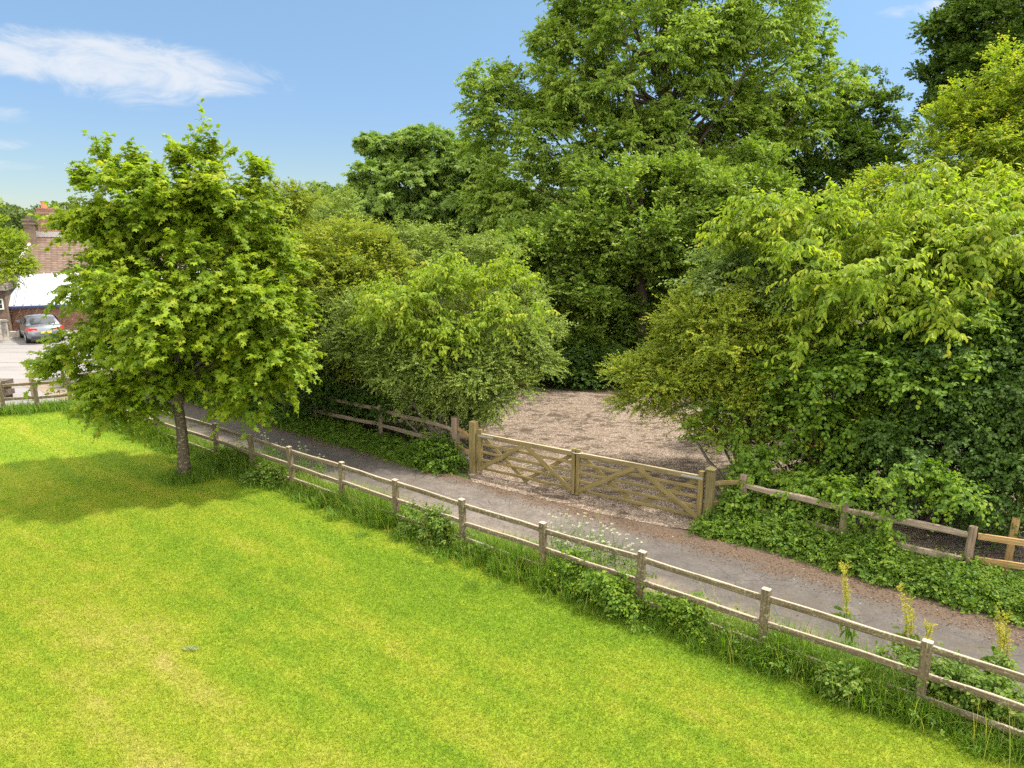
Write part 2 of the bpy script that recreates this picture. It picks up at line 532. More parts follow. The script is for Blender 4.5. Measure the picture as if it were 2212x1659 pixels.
# yard
yard = [G(1010, 1022)[:2], G(1055, 905)[:2], G(1055, 862)[:2], G(1150, 838)[:2], G(1420, 862)[:2], (14, 27), (20, 20), (14, 9.6), G(1700, 1130)[:2],
        G(1530, 1150)[:2], G(1440, 1140)[:2], G(1300, 1112)[:2], G(1100, 1062)[:2], G(1020, 1042)[:2]]
poly_sheet("gravel_yard", yard, 0.018, M_GRAVEL)
bank_l = [tuple(p) for p in far_pts[8:]] + [tuple(fp(POSTS[0] - 9, 4.0)[:2]), tuple(fp(POSTS[0] - 9, 13)[:2]), tuple(G(1055, 862)[:2]), tuple(G(1055, 905)[:2]), tuple(G(1010, 1022)[:2])]
poly_sheet("hedge_bank", bank_l, 0.006, M_SOIL)
bank_r = [tuple(p) for p in far_pts[:5][::-1]] + [tuple(fp(s1, 3.1)[:2]), tuple(fp(s1, 5.5)[:2]), tuple(G(1530, 1150)[:2])]
poly_sheet("hedge_bank", bank_r, 0.008, M_SOIL)
poly_sheet("woodland_floor", [tuple(G(1055, 862)[:2] + np.array([-6, 0])), tuple(G(1150, 838)[:2] + np.array([0, .05])), tuple(G(1420, 862)[:2] + np.array([0, 0.05])), (14, 27.05), (30, 30), (30, 60), (-14, 60)], 0.003, M_SOIL)

# distant hills
hx = np.linspace(-700, 700, 141); hy = np.linspace(70, 1200, 60)
XX, YY = np.meshgrid(hx, hy)
rise = np.clip((YY - 75) / 260, 0, 1); rise = rise * rise * (3 - 2 * rise)
ZZ = -0.6 + rise * (13 + 3.0 * np.sin(XX * 0.011 + 1) + 2.2 * np.sin(XX * 0.027 + YY * 0.01) + 1.0 * np.sin(XX * .07))
ni = XX.shape[1]
idx = np.arange(XX.size).reshape(XX.shape)
F = np.stack([idx[:-1, :-1], idx[:-1, 1:], idx[1:, 1:], idx[1:, :-1]], -1).reshape(-1, 4)
o = link("hills", np_mesh("hills", np.stack([XX, YY, ZZ], -1).reshape(-1, 3), F, smooth=True), None, M_FIELD); o["kind"] = "structure"


def hill_z(x, y):
    r = np.clip((y - 75) / 260, 0, 1); r = r * r * (3 - 2 * r)
    return -0.6 + r * (13 + 3.0 * np.sin(x * 0.011 + 1) + 2.2 * np.sin(x * 0.027 + y * 0.01) + 1.0 * np.sin(x * .07))


# ------------------------------------------------------------------ foliage
def nz(a): return a / (np.linalg.norm(a, axis=-1, keepdims=True) + 1e-9)


TM = {
    "kite": (np.array([[0, 0, 0], [.42, .5, .07], [1, 0, -.10], [.42, -.5, .07]]), [(0, 3, 2, 1)]),
    "oval": (np.array([[0, 0, 0], [.26, .42, .07], [.68, .38, .05], [1, 0, -.14], [.68, -.38, .05], [.26, -.42, .07]]), [(0, 3, 2, 1), (0, 5, 4, 3)]),
    "oak": (np.array([[0, 0, 0], [.35, .30, .05], [.75, .46, .05], [1, 0, -.08], [.75, -.46, .05], [.35, -.30, .05]]), [(0, 3, 2, 1), (0, 5, 4, 3)]),
    "maple": (np.array([[0, 0, 0], [-.06, .36, -.05], [.22, .24, .02], [.52, .62, -.10], [.56, .22, .02], [1, 0, -.16], [.56, -.22, .02], [.52, -.62, -.10],
                        [.22, -.24, .02], [-.06, -.36, -.05], [.32, 0, .05]]),
              [(10, 2, 1, 0), (10, 4, 3, 2), (10, 6, 5, 4), (10, 8, 7, 6), (10, 0, 9, 8)]),
    # seven leaflets hanging from one point
    "palmate": None,
}
pv, pf = [], []
for k, a in enumerate(np.linspace(-1.9, 1.9, 6)):
    ln = 1.0 - 0.16 * abs(a)
    ca, sa = math.cos(a), math.sin(a)
    for al, ac, h in ((0, 0, 0), (.62, .17, -.10), (1, 0, -.34), (.62, -.17, -.10)):
        al *= ln; pv.append((al * ca - ac * sa, al * sa + ac * ca, h))
    pf.append((k * 4, k * 4 + 3, k * 4 + 2, k * 4 + 1))
TM["palmate"] = (np.array(pv), pf)
# a pinnate leaf: paired narrow leaflets
pv, pf = [], []
for k, (a, sgn) in enumerate([(.25, 1), (.25, -1), (.5, 1), (.5, -1), (.75, 1), (.75, -1), (.9, 0)]):
    ang = sgn * 1.0
    ca, sa = math.cos(ang), math.sin(ang)
    for al, ac, h in ((0, 0, 0), (.2, .065, -.02), (.42, 0, -.10), (.2, -.065, -.02)):
        pv.append((a + al * ca - ac * sa, al * sa + ac * ca, h - .2 * a * a))
    pf.append((k * 4, k * 4 + 3, k * 4 + 2, k * 4 + 1))
TM["pinnate"] = (np.array(pv), pf)

SPEC = dict(
    maple=dict(t="maple", L=.160, W=1.0, spray=.52, k=11, droop=.30, fw=.6, sd=.8, hang=.30, up=1.0, out=.45, jn=.55),
    oval=dict(t="oval", L=.10, W=.62, spray=.42, k=11, droop=.25, fw=.7, sd=.8, hang=.25, up=1.0, out=.4, jn=.6),
    cherry=dict(t="oval", L=.17, W=.52, spray=.95, k=15, droop=.38, fw=.45, sd=.75, hang=.75, up=.9, out=.5, jn=.35),
    haw=dict(t="kite", L=.062, W=.85, spray=.42, k=20, droop=.12, fw=.6, sd=.9, hang=.05, up=.8, out=.4, jn=.9),
    oak=dict(t="oak", L=.185, W=.66, spray=.40, k=11, droop=.05, fw=.8, sd=.9, hang=.05, up=1.0, out=.4, jn=.7),
    ash=dict(t="oval", L=.24, W=.50, spray=.62, k=12, droop=.3, fw=.7, sd=.8, hang=.35, up=.9, out=.5, jn=.75),
    chest=dict(t="palmate", L=.31, W=1.1, spray=.40, k=5, droop=.2, fw=.6, sd=.6, hang=.25, up=.7, out=.9, jn=.35),
    hazel=dict(t="oval", L=.12, W=.85, spray=.5, k=9, droop=.25, fw=.6, sd=.9, hang=.3, up=1.0, out=.5, jn=.5),
    ivy=dict(t="oval", L=.09, W=.85, spray=.35, k=9, droop=.5, fw=.5, sd=.8, hang=.4, up=.6, out=.9, jn=.6),
    far=dict(t="kite", L=.55, W=.9, spray=.8, k=6, droop=.1, fw=.6, sd=.9, hang=.1, up=.9, out=.5, jn=.9),
)


def leaf_mesh(name, pos, axis, nrm, L, W, tint, tm):
    Tv, Tf = TM[tm]
    n = len(pos)
    s = nz(np.cross(nrm, axis))
    L = L[:, None, None]
    V = pos[:, None, :] + L * (Tv[None, :, 0:1] * axis[:, None, :] + (Tv[None, :, 1:2] * W) * s[:, None, :] + Tv[None, :, 2:3] * nrm[:, None, :])
    Tf = np.array(Tf)
    Fc = (np.arange(n) * len(Tv))[:, None, None] + Tf[None]
    return np_mesh(name, V.reshape(-1, 3), Fc.reshape(-1, Tf.shape[1]), np.repeat(tint, len(Tf)))


def spray_leaves(P, D, sp, r, tip_bias=.25, lscale=1.0):
    """P (S,3) twig origins, D (S,3) twig directions -> leaf arrays"""
    S, K = len(P), sp["k"]
    z = np.array([0, 0, 1.0])
    t = (np.arange(K) + r.uniform(.1, .9, (S, K))) / K
    Ls = sp["spray"] * r.uniform(.6, 1.35, (S, 1))
    drp = sp["droop"] * r.uniform(.4, 1.6, (S, 1))
    pos = P[:, None] + D[:, None] * (Ls * t)[..., None] - z * (drp * Ls * t * t)[..., None]
    tan = nz(D[:, None] - z * (2 * drp * t)[..., None])
    side = nz(np.cross(tan, z) + 1e-3)
    sgn = np.where(np.arange(K) % 2 == 0, 1.0, -1.0)[None, :, None]
    ax = nz(tan * sp["fw"] + side * sgn * sp["sd"] * r.uniform(.4, 1.2, (S, K, 1)) + r.normal(0, .28, (S, K, 3)) - z * sp["hang"] * r.uniform(.4, 1.5, (S, K, 1)))
    nr = z * sp["up"] + D[:, None] * sp["out"] + r.normal(0, sp["jn"], (S, K, 3))
    nr = nz(nr - ax * np.sum(nr * ax, -1, keepdims=True))
    L = sp["L"] * lscale * r.uniform(.65, 1.2, (S, K)) * (1.08 - .35 * t)
    tint = np.clip(r.uniform(0, .52, (S, 1)) + r.normal(.12, .10, (S, K)) + tip_bias * t ** 2 * r.uniform(0, 1, (S, 1)), 0, 1)
    pos = pos + ax * 0.15 * L[..., None]
    return pos.reshape(-1, 3), ax.reshape(-1, 3), nr.reshape(-1, 3), L.ravel(), tint.ravel()


def rand_dirs(r, n, zmin=-1.0):
    z = r.uniform(zmin, 1, n); a = r.uniform(0, 2 * math.pi, n); q = np.sqrt(1 - z * z)
    return np.stack([q * np.cos(a), q * np.sin(a), z], -1)


def lobe(u, v, y, ru, rv, rd=None):
    k = y / FPX
    c = at(u, v, y)
    rx, rz = ru * k, rv * k
    return (c, np.array([rx, rd if rd else (rx + rz) * .5, rz]))


def make_clumps(lobes, r, rc, dens, zmin=-.55):
    """secondary clumps over the surface of the big lobes -> centres, radii, outward dirs"""
    C, Q, O = [], [], []
    for c, rad in lobes:
        area = 4 * math.pi * np.mean(rad) ** 2
        n = max(4, int(dens * area / (rc * rc * math.pi)))
        d = rand_dirs(r, n, zmin)
        f = r.uniform(.50, .98, (n, 1))
        C.append(c + d * rad * f); Q.append(rc * r.uniform(.5, 1.4, n)); O.append(nz(d / rad))
    return np.concatenate(C), np.concatenate(Q), np.concatenate(O)


def crown_arrays(lobes, sp, r, rc, dens, per, inner=.25, zmin=-.55, flat=.7, lift=.25, lscale=1.0, tip=.25, gmin=0.15, shoots=0):
    C, Q, O = make_clumps(lobes, r, rc, dens, zmin)
    cnt = np.maximum(3, (per * (Q / rc) ** 2 * r.uniform(.7, 1.3, len(Q))).astype(int))
    i = np.repeat(np.arange(len(C)), cnt)
    d = nz(rand_dirs(r, len(i), -.55) + O[i] * .55 + np.array([0, 0, .12]))
    rr = (1 - .7 * r.uniform(0, 1, len(i)) ** 2.0)[:, None]
    P = C[i] + d * Q[i][:, None] * rr * np.array([1, 1, flat])
    D = nz(d + O[i] * .35 + np.array([0, 0, lift]) + r.normal(0, .3, d.shape))
    # inner twigs so the crown has depth
    nin = int(inner * len(P))
    w = np.array([np.prod(l[1]) for l in lobes]); w /= w.sum()
    j = r.choice(len(lobes), nin, p=w)
    cc = np.array([l[0] for l in lobes])[j]; rd = np.array([l[1] for l in lobes])[j]
    di = rand_dirs(r, nin)
    Pi = cc + di * rd * (r.uniform(.15, 1, (nin, 1)) ** .5) * .85
    Di = nz(di + np.array([0, 0, lift]) + r.normal(0, .5, di.shape))
    P = np.concatenate([P, Pi]); D = np.concatenate([D, Di])
    if shoots:
        # long arching shoots that break the outline
        w = np.clip(O[:, 2] + .45, .02, None) * np.clip(np.random.default_rng(len(C)).uniform(.2, 1, len(C)), 0, 1)
        k = r.choice(len(C), shoots, p=w / w.sum())
        sd = nz(O[k] * np.array([1, 1, .6]) * .8 + r.normal(0, .3, (shoots, 3)) + np.array([0, 0, .75]))
        sl = rc * r.uniform(1.3, 3.0, (shoots, 1))
        for tt in np.linspace(.35, 1, 7):
            P = np.concatenate([P, C[k] + sd * sl * tt - np.array([0, 0, .38]) * sl * tt * tt + r.normal(0, .05 * rc, (shoots, 3))])
            D = np.concatenate([D, nz(sd - np.array([0, 0, .7]) * tt + r.normal(0, .35, sd.shape))])
    ok = P[:, 2] > gmin
    P, D = P[ok], D[ok]
    return spray_leaves(P, D, sp, r, tip, lscale), C


def limb_path(a, b, r, sag=.12, n=7, wob=.05):
    a, b = np.array(a), np.array(b)
    L = np.linalg.norm(b - a)
    pts = []
    for k in range(n):
        t = k / (n - 1)
        p = a + (b - a) * t + np.array([0, 0, 1]) * (math.sin(t * math.pi) * -sag * L * .5) + r.normal(0, wob * L * .3, 3) * math.sin(t * math.pi)
        pts.append(p)
    return pts


def make_tree(name, label, cat, base, lobes, species, mat, seed, rc, dens, per, trunk_r=.2, bark=None, group=None, fork=.35, stems=1, inner=.25, zmin=-.55,
              flat=.7, lift=.25, lscale=1.0, tip=.25, parts=("trunk", "crown"), nlimb=40, extra=None, top=None, sides=9, kspray=None, lean=None, shoots=0, spray_len=None):
    r = np.random.default_rng(seed)
    sp = dict(SPEC[species])
    if kspray: sp["k"] = kspray
    if spray_len: sp["spray"] = spray_len
    base = np.array([base[0], base[1], 0.0])
    root = empty(name, base, label, cat, group)
    (pos, ax, nr, L, ti), C = crown_arrays(lobes, sp, r, rc, dens, per, inner, zmin, flat, lift, lscale, tip, shoots=shoots)
    if extra:
        for (q, dirs) in extra:
            e = spray_leaves(q, dirs, sp, r, tip, lscale)
            pos, ax, nr, L, ti = [np.concatenate([a, b]) for a, b in zip((pos, ax, nr, L, ti), e)]
    me = leaf_mesh(parts[1], pos - base, ax, nr, L, sp["W"], ti, sp["t"])
    link(parts[1], me, root, mat)
    # trunk and limbs
    mb = MB()
    cen = sum(l[0] * np.prod(l[1]) for l in lobes) / sum(np.prod(l[1]) for l in lobes)
    ztop = max(l[0][2] + .45 * l[1][2] for l in lobes) if top is None else top
    sel = C[r.permutation(len(C))[:nlimb]]
    if stems == 1:
        tp = np.array([cen[0] * .7 + base[0] * .3, cen[1] * .7 + base[1] * .3, ztop])
        if lean is not None: tp = np.array(lean)
        n = 12
        path, rads = [], []
        for k in range(n):
            t = k / (n - 1)
            p = base + (tp - base) * np.array([t ** 1.4, t ** 1.4, t])
            p = p + r.normal(0, .025 * ztop * t * (1 - t), 3) * np.array([1, 1, 0])
            path.append(p - base); rads.append(trunk_r * ((1 - t) ** .75 * .92 + .05) * (1.35 if k == 0 else 1.0))
        path[0][2] = -.05
        mb.tube(path, rads, sides)
        for c in sel:
            if c[2] < fork * ztop * .9: continue
            zt = r.uniform(fork * ztop, max(fork * ztop + .1, min(c[2] * .85, ztop * .92)))
            k = np.searchsorted([p[2] for p in path], zt); k = min(max(k, 1), n - 2)
            a = path[k]
            rr = min(rads[k] * .5, trunk_r * .42)
            pts = limb_path(a, c - base, r, .18)
            mb.tube(pts, [rr * (1 - .85 * q / 6) for q in range(7)], 6, False)
    else:
        for s in range(stems):
            a = np.array([r.normal(0, .25), r.normal(0, .25), -.05])
            c = sel[s % len(sel)] - base
            pts = limb_path(a, c, r, .05, 8)
            rr = trunk_r * r.uniform(.5, 1)
            mb.tube(pts, [rr * (1 - .8 * q / 7) for q in range(8)], 6, False)
        for c in sel[stems:]:
            c = c - base
            a = c * np.array([r.uniform(.2, .6)] * 2 + [r.uniform(.35, .7)])
            mb.tube(limb_path(a, c, r, .1), [trunk_r * .3 * (1 - .8 * q / 6) for q in range(7)], 5, False)
    mb.build(parts[0], bark or M_BARK, root, True)
    return root


# leaf palettes: dull to fresh, last stop = new growth at the twig tips
L_MAPLE = leaf_mat("leaf_maple", [(0, (0.095, 0.155, 0.010)), (.35, (0.155, 0.230, 0.012)), (.7, (0.235, 0.295, 0.016)), (1, (0.35, 0.34, 0.03))], .45)
L_OLIVE = leaf_mat("leaf_olive", [(0, (0.090, 0.130, 0.014)), (.4, (0.165, 0.210, 0.018)), (.75, (0.26, 0.285, 0.024)), (1, (0.35, 0.29, 0.05))], .42)
L_CHERRY = leaf_mat("leaf_cherry", [(0, (0.12, 0.185, 0.018)), (.4, (0.20, 0.275, 0.022)), (.75, (0.29, 0.335, 0.032)), (1, (0.40, 0.34, 0.05))], .48, .5, .25)
L_HAW = leaf_mat("leaf_hawthorn", [(0, (0.095, 0.140, 0.022)), (.4, (0.160, 0.220, 0.036)), (.75, (0.245, 0.300, 0.065)), (1, (0.34, 0.36, 0.11))], .35, .5, .25)
L_HAWY = leaf_mat("leaf_hawthorn_yellow", [(0, (0.105, 0.150, 0.016)), (.4, (0.19, 0.245, 0.022)), (.75, (0.29, 0.315, 0.030)), (1, (0.42, 0.36, 0.035))], .38, .5, .25)
L_OAK = leaf_mat("leaf_oak", [(0, (0.085, 0.150, 0.020)), (.4, (0.145, 0.220, 0.028)), (.75, (0.22, 0.285, 0.040)), (1, (0.33, 0.35, 0.06))], .35, .5, .25)
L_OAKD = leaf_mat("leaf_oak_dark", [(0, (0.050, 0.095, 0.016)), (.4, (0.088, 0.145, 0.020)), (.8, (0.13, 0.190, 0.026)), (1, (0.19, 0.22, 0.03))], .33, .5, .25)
L_ASH = leaf_mat("leaf_ash", [(0, (0.115, 0.185, 0.026)), (.4, (0.185, 0.265, 0.036)), (.75, (0.26, 0.33, 0.055)), (1, (0.35, 0.39, 0.09))], .42, .5, .25)
L_CHEST = leaf_mat("leaf_chestnut", [(0, (0.085, 0.150, 0.024)), (.4, (0.140, 0.220, 0.034)), (.8, (0.21, 0.285, 0.045)), (1, (0.29, 0.33, 0.06))], .32, .5, .25)
L_YEL = leaf_mat("leaf_yellow_green", [(0, (0.115, 0.180, 0.014)), (.4, (0.195, 0.265, 0.020)), (.75, (0.285, 0.325, 0.025)), (1, (0.40, 0.32, 0.045))], .48)
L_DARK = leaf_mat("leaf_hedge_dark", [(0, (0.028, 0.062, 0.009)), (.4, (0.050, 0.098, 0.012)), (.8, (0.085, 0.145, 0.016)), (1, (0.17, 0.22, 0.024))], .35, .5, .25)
L_HAZEL = leaf_mat("leaf_hazel", [(0, (0.065, 0.125, 0.014)), (.4, (0.11, 0.19, 0.018)), (.75, (0.18, 0.26, 0.02)), (1, (0.29, 0.32, 0.03))], .45)
L_ELM = leaf_mat("leaf_pale", [(0, (0.105, 0.165, 0.035)), (.4, (0.17, 0.235, 0.055)), (.75, (0.24, 0.30, 0.095)), (1, (0.32, 0.36, 0.14))], .38, .5, .25)
L_FAR = leaf_mat("leaf_far_wood", [(0, (0.055, 0.090, 0.022)), (.4, (0.085, 0.125, 0.030)), (.75, (0.125, 0.16, 0.042)), (1, (0.17, 0.18, 0.06))], .3)
L_NETTLE = leaf_mat("leaf_nettle", [(0, (0.050, 0.105, 0.012)), (.4, (0.090, 0.160, 0.016)), (.75, (0.145, 0.220, 0.02)), (1, (0.24, 0.27, 0.03))], .42)
L_BRAMBLE = leaf_mat("leaf_bramble", [(0, (0.055, 0.11, 0.014)), (.4, (0.10, 0.17, 0.02)), (.75, (0.16, 0.22, 0.03)), (1, (0.28, 0.25, 0.05))], .4, .5, .25)

# --- the maple on the lawn
b = G(398, 1035)
MY = b[1]
lobes = [lobe(420, 600, MY, 185, 190, 2.1), lobe(312, 640, MY + .3, 112, 140, 1.6), lobe(560, 690, MY - .1, 80, 150, 1.5), lobe(330, 460, MY + .2, 125, 95, 1.3),
         lobe(470, 455, MY, 90, 100, 1.2), lobe(262, 800, MY + .3, 105, 70, 1.4), lobe(430, 780, MY - .7, 170, 70, 1.4), lobe(575, 850, MY - .3, 55, 55, .8),
         lobe(235, 560, MY, 50, 90, 1.0), lobe(300, 870, MY - .6, 65, 40, .7), lobe(250, 865, MY - .1, 70, 30, .7), lobe(198, 690, MY + .3, 24, 60, .8), lobe(190, 600, MY + .3, 22, 40, .7), lobe(620, 800, MY - .2, 40, 50, .6), lobe(200, 480, MY, 22, 36, .5)]
spires = [lobe(435, 340, MY, 20, 70, .25), lobe(225, 350, MY, 20, 55, .25), lobe(290, 360, MY, 16, 40, .2), lobe(385, 355, MY, 18, 44, .2), lobe(560, 375, MY, 34, 30, .3), lobe(540, 425, MY, 40, 40, .4), lobe(178, 395, MY, 26, 26, .25)]
rs_ = np.random.default_rng(5)
ex = []
for (c_, rad_) in spires:
    q_ = c_ + rand_dirs(rs_, 22) * rad_ * rs_.uniform(.1, 1, (22, 1))
    ex.append((q_, nz(rand_dirs(rs_, 22) * .5 + np.array([0, 0, .8]))))
make_tree("maple_tree", "young maple with yellow green lobed leaves standing alone on the lawn", "tree", b, lobes, "maple", L_MAPLE, 11, .44, .56, 24, .155, M_BARKM,
          inner=.10, zmin=-.8, lift=.05, nlimb=46, fork=.3, flat=.72, tip=.3, extra=ex, shoots=22)

# --- far side of the lane, left of the gate
def spot(u, y): return at(u, 830, y)

HG = "shrubs along the far side of the lane"
make_tree("field_maple", "tall olive green shrub rising just right of the lawn maple's crown", "shrub", spot(640, 25), [lobe(640, 620, 25, 100, 200, 2.0), lobe(600, 500, 25.5, 60, 85, 1.2), lobe(700, 580, 25, 80, 120, 1.4), lobe(628, 440, 25, 22, 40, .45), lobe(660, 455, 25.2, 22, 34, .45), lobe(580, 450, 25.6, 16, 26, .3), lobe(720, 740, 24, 80, 90, 1.2), lobe(560, 560, 26, 60, 90, 1.3)],
          "oval", L_OLIVE, 21, .40, .5, 32, .10, group=HG, stems=6, parts=("stem", "foliage"), inner=.4, lift=.3, flat=.6, shoots=30)
make_tree("field_maple", "olive shrub tinged brown between the tall olive shrub and the drooping cherry", "shrub", spot(770, 23), [lobe(770, 670, 23, 115, 170, 2.0), lobe(740, 560, 23.5, 80, 80, 1.3), lobe(830, 570, 23.5, 60, 70, 1.0), lobe(800, 760, 21.8, 100, 90, 1.1), lobe(700, 690, 22.6, 80, 90, 1.1)],
          "oval", L_OLIVE, 22, .40, .5, 32, .10, group=HG, stems=6, parts=("stem", "foliage"), inner=.4, lift=.3, tip=.5, flat=.6, shoots=26)
make_tree("hazel_bush", "mid green bush low behind the lawn maple's trunk", "shrub", spot(560, 25), [lobe(540, 720, 25, 120, 120, 1.8), lobe(430, 740, 27, 120, 100, 1.8), lobe(330, 750, 29, 110, 80, 1.8)],
          "hazel", L_HAZEL, 23, .45, .5, 22, .08, group=HG, stems=6, parts=("stem", "foliage"), inner=.4)
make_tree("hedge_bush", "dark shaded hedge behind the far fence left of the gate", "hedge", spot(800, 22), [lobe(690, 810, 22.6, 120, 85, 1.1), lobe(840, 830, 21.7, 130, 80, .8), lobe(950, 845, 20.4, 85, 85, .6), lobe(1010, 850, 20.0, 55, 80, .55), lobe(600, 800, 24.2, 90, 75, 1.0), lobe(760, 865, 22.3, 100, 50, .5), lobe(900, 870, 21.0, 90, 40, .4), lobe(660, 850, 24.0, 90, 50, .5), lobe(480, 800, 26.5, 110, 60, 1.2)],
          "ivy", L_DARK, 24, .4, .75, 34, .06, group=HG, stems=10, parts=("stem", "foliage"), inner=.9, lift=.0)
make_tree("cherry_sapling", "young cherry with bright drooping leaves above the hawthorn left of the gate", "tree", spot(945, 19.4),
          [lobe(945, 575, 19.2, 22, 28, .4), lobe(890, 640, 19.2, 75, 18, .9), lobe(1000, 625, 19.3, 70, 18, .9), lobe(1095, 615, 19.3, 45, 10, .5), lobe(860, 690, 19.0, 60, 18, .8), lobe(1010, 700, 19.0, 75, 18, .8), lobe(1130, 680, 19.1, 50, 12, .5), lobe(950, 750, 18.7, 45, 30, .5)],
          "cherry", L_CHERRY, 25, .34, .8, 11, .055, M_BARKG, group=HG, inner=.12, lift=.0, nlimb=26, fork=.5, lscale=.85, flat=.45, spray_len=.62, shoots=12)
make_tree("hawthorn", "hawthorn with small pale leaves drooping over the left end of the yard", "shrub", spot(990, 19.6),
          [lobe(890, 790, 19.6, 125, 75, 1.3), lobe(930, 870, 19.4, 80, 34, .5), lobe(1025, 885, 19.0, 36, 36, .4), lobe(720, 690, 21.5, 60, 60, 1.0), lobe(1060, 765, 19.5, 105, 60, 1.2), lobe(1020, 830, 18.9, 75, 65, .8), lobe(1125, 720, 19.8, 50, 30, .7), lobe(790, 740, 20.6, 80, 55, 1.0), lobe(1050, 800, 18.7, 50, 65, .6), lobe(1120, 770, 19.4, 60, 45, .8), lobe(1165, 705, 19.9, 22, 10, .35), lobe(1140, 750, 19.6, 28, 14, .4), lobe(690, 760, 22.0, 70, 60, .9), lobe(640, 720, 22.8, 60, 70, .9), lobe(1065, 860, 18.5, 24, 40, .35), lobe(1110, 830, 18.9, 24, 28, .4), lobe(780, 690, 20.6, 40, 30, .6)],
          "haw", L_HAW, 26, .30, .46, 34, .07, M_BARKG, group=HG, stems=7, parts=("stem", "foliage"), inner=.4, lift=-.15, flat=.6, shoots=60)
make_tree("horse_chestnut", "rounded dark green chestnut with hanging fingered leaves left of the big ash", "tree", at(905, 830, 42),
          [lobe(905, 430, 42, 165, 135, 4.2), lobe(835, 480, 41.5, 95, 80, 2.2), lobe(1010, 420, 42, 90, 110, 2.6), lobe(900, 530, 41.5, 140, 80, 3), lobe(925, 345, 42, 100, 55, 2), lobe(770, 450, 42, 40, 42, 1), lobe(820, 360, 42, 50, 45, 1.4)],
          "chest", L_CHEST, 27, .95, .6, 30, .35, inner=.2, lift=.05, nlimb=40, flat=.6, shoots=10)
make_tree("olive_bush", "dull olive bush in front of the chestnut's foot", "shrub", spot(860, 27), [lobe(860, 580, 27, 120, 90, 1.8), lobe(980, 600, 27, 100, 100, 1.8), lobe(730, 500, 30, 75, 70, 1.6), lobe(1060, 640, 27, 90, 120, 1.6), lobe(1130, 700, 26, 70, 90, 1.3)],
          "oval", L_HAW, 28, .45, .6, 26, .08, stems=5, parts=("stem", "foliage"), inner=.3, shoots=24)

# --- big trees behind the yard
BIG = "tall trees behind the yard"
make_tree("ash_tree", "tallest ash with feathery light green leaves reaching above the picture", "tree", at(1420, 830, 36),
          [lobe(1390, 130, 36, 190, 150, 4.5), lobe(1230, 170, 36, 90, 120, 2.8), lobe(1560, 70, 36, 150, 120, 4), lobe(1670, 190, 36, 100, 115, 3), lobe(1110, 280, 36, 90, 90, 2.2), lobe(1130, 480, 34.5, 80, 90, 1.8), lobe(1360, 330, 34.5, 150, 80, 2.4), lobe(1560, 400, 34.5, 110, 70, 2), lobe(1720, 300, 36, 70, 80, 2),
           lobe(1400, -60, 36, 170, 90, 4), lobe(1260, 330, 35.5, 140, 110, 3), lobe(1120, 420, 35, 75, 95, 2), lobe(1500, 280, 36, 140, 100, 3.2), lobe(1060, 200, 36, 20, 40, .8), lobe(1040, 300, 36, 30, 22, .8),
           lobe(1610, 330, 36.5, 120, 95, 3), lobe(1255, 45, 36, 40, 60, 1.4), lobe(1735, 85, 36, 36, 50, 1.2), lobe(1180, 115, 36, 24, 20, 1.0), lobe(1790, 200, 36, 30, 50, 1.0), lobe(1220, 10, 36, 22, 40, .8)],
          "ash", L_ASH, 31, .66, .46, 24, .42, group=BIG, inner=.06, lift=.15, nlimb=80, fork=.3, flat=.9, shoots=70)
make_tree("oak_tree", "broad dark oak standing in front of the tall ash at the yard's far edge", "tree", at(1385, 830, 31),
          [lobe(1370, 490, 31, 200, 120, 3.6), lobe(1230, 580, 31, 140, 150, 2.8), lobe(1500, 490, 31, 110, 130, 2.6), lobe(1330, 385, 31, 75, 45, 1.6), lobe(1210, 740, 30.5, 115, 80, 1.8),
           lobe(1480, 400, 31, 90, 45, 1.8), lobe(1620, 440, 31.5, 90, 70, 1.9), lobe(1430, 740, 34, 130, 90, 2.2), lobe(1330, 690, 32.5, 140, 110, 1.8), lobe(1250, 660, 30.5, 120, 90, 1.8), lobe(1530, 620, 31, 90, 110, 1.8), lobe(1120, 690, 30.5, 60, 90, 1.4), lobe(1410, 570, 30, 120, 50, 1.4), lobe(1470, 640, 31, 70, 60, 1.4), lobe(1320, 810, 29.2, 160, 42, 1.0), lobe(1110, 570, 31, 50, 95, 1.2), lobe(1640, 350, 32, 50, 30, 1)],
          "oak", L_OAK, 32, .60, .58, 34, .36, group=BIG, inner=.14, lift=.15, nlimb=34, fork=.35, flat=.6, shoots=60)
make_tree("oak_tree", "ragged oak with spiky branch tips right of the tall ash", "tree", at(1800, 830, 38),
          [lobe(1790, 330, 38, 90, 115, 2.4), lobe(1850, 270, 38, 48, 85, 1.4), lobe(1880, 370, 38, 62, 64, 1.6), lobe(1740, 410, 38, 85, 75, 2), lobe(1930, 235, 38, 26, 22, .6), lobe(1870, 175, 38, 14, 40, .5), lobe(1905, 300, 38, 40, 36, 1)],
          "oak", L_OAKD, 33, .50, .55, 22, .28, group=BIG, inner=.1, lift=.25, nlimb=40, tip=.1, shoots=24)
make_tree("oak_tree", "dark oak filling the top right corner of the picture", "tree", at(2200, 830, 33),
          [lobe(2130, 110, 33, 95, 120, 2.3), lobe(2070, 180, 33, 62, 95, 1.6), lobe(2200, 60, 33, 130, 150, 3.2), lobe(2085, 40, 33, 60, 65, 1.4), lobe(2300, 150, 33, 140, 180, 3.5), lobe(2035, 265, 33, 45, 48, 1), lobe(2170, 280, 33, 90, 80, 2), lobe(2040, 150, 33, 32, 45, .8)],
          "oak", L_OAKD, 34, .55, .55, 30, .34, group=BIG, inner=.15, lift=.2, nlimb=50, tip=.1, shoots=24)
make_tree("background_tree", "dark green tree glimpsed beneath the oak behind the yard's left end", "tree", at(1230, 830, 38), [lobe(1180, 650, 38, 170, 170, 4), lobe(1350, 640, 40, 160, 160, 4)],
          "oak", L_OAK, 35, .9, .6, 30, .25, group=BIG, inner=.3, lscale=1.3)
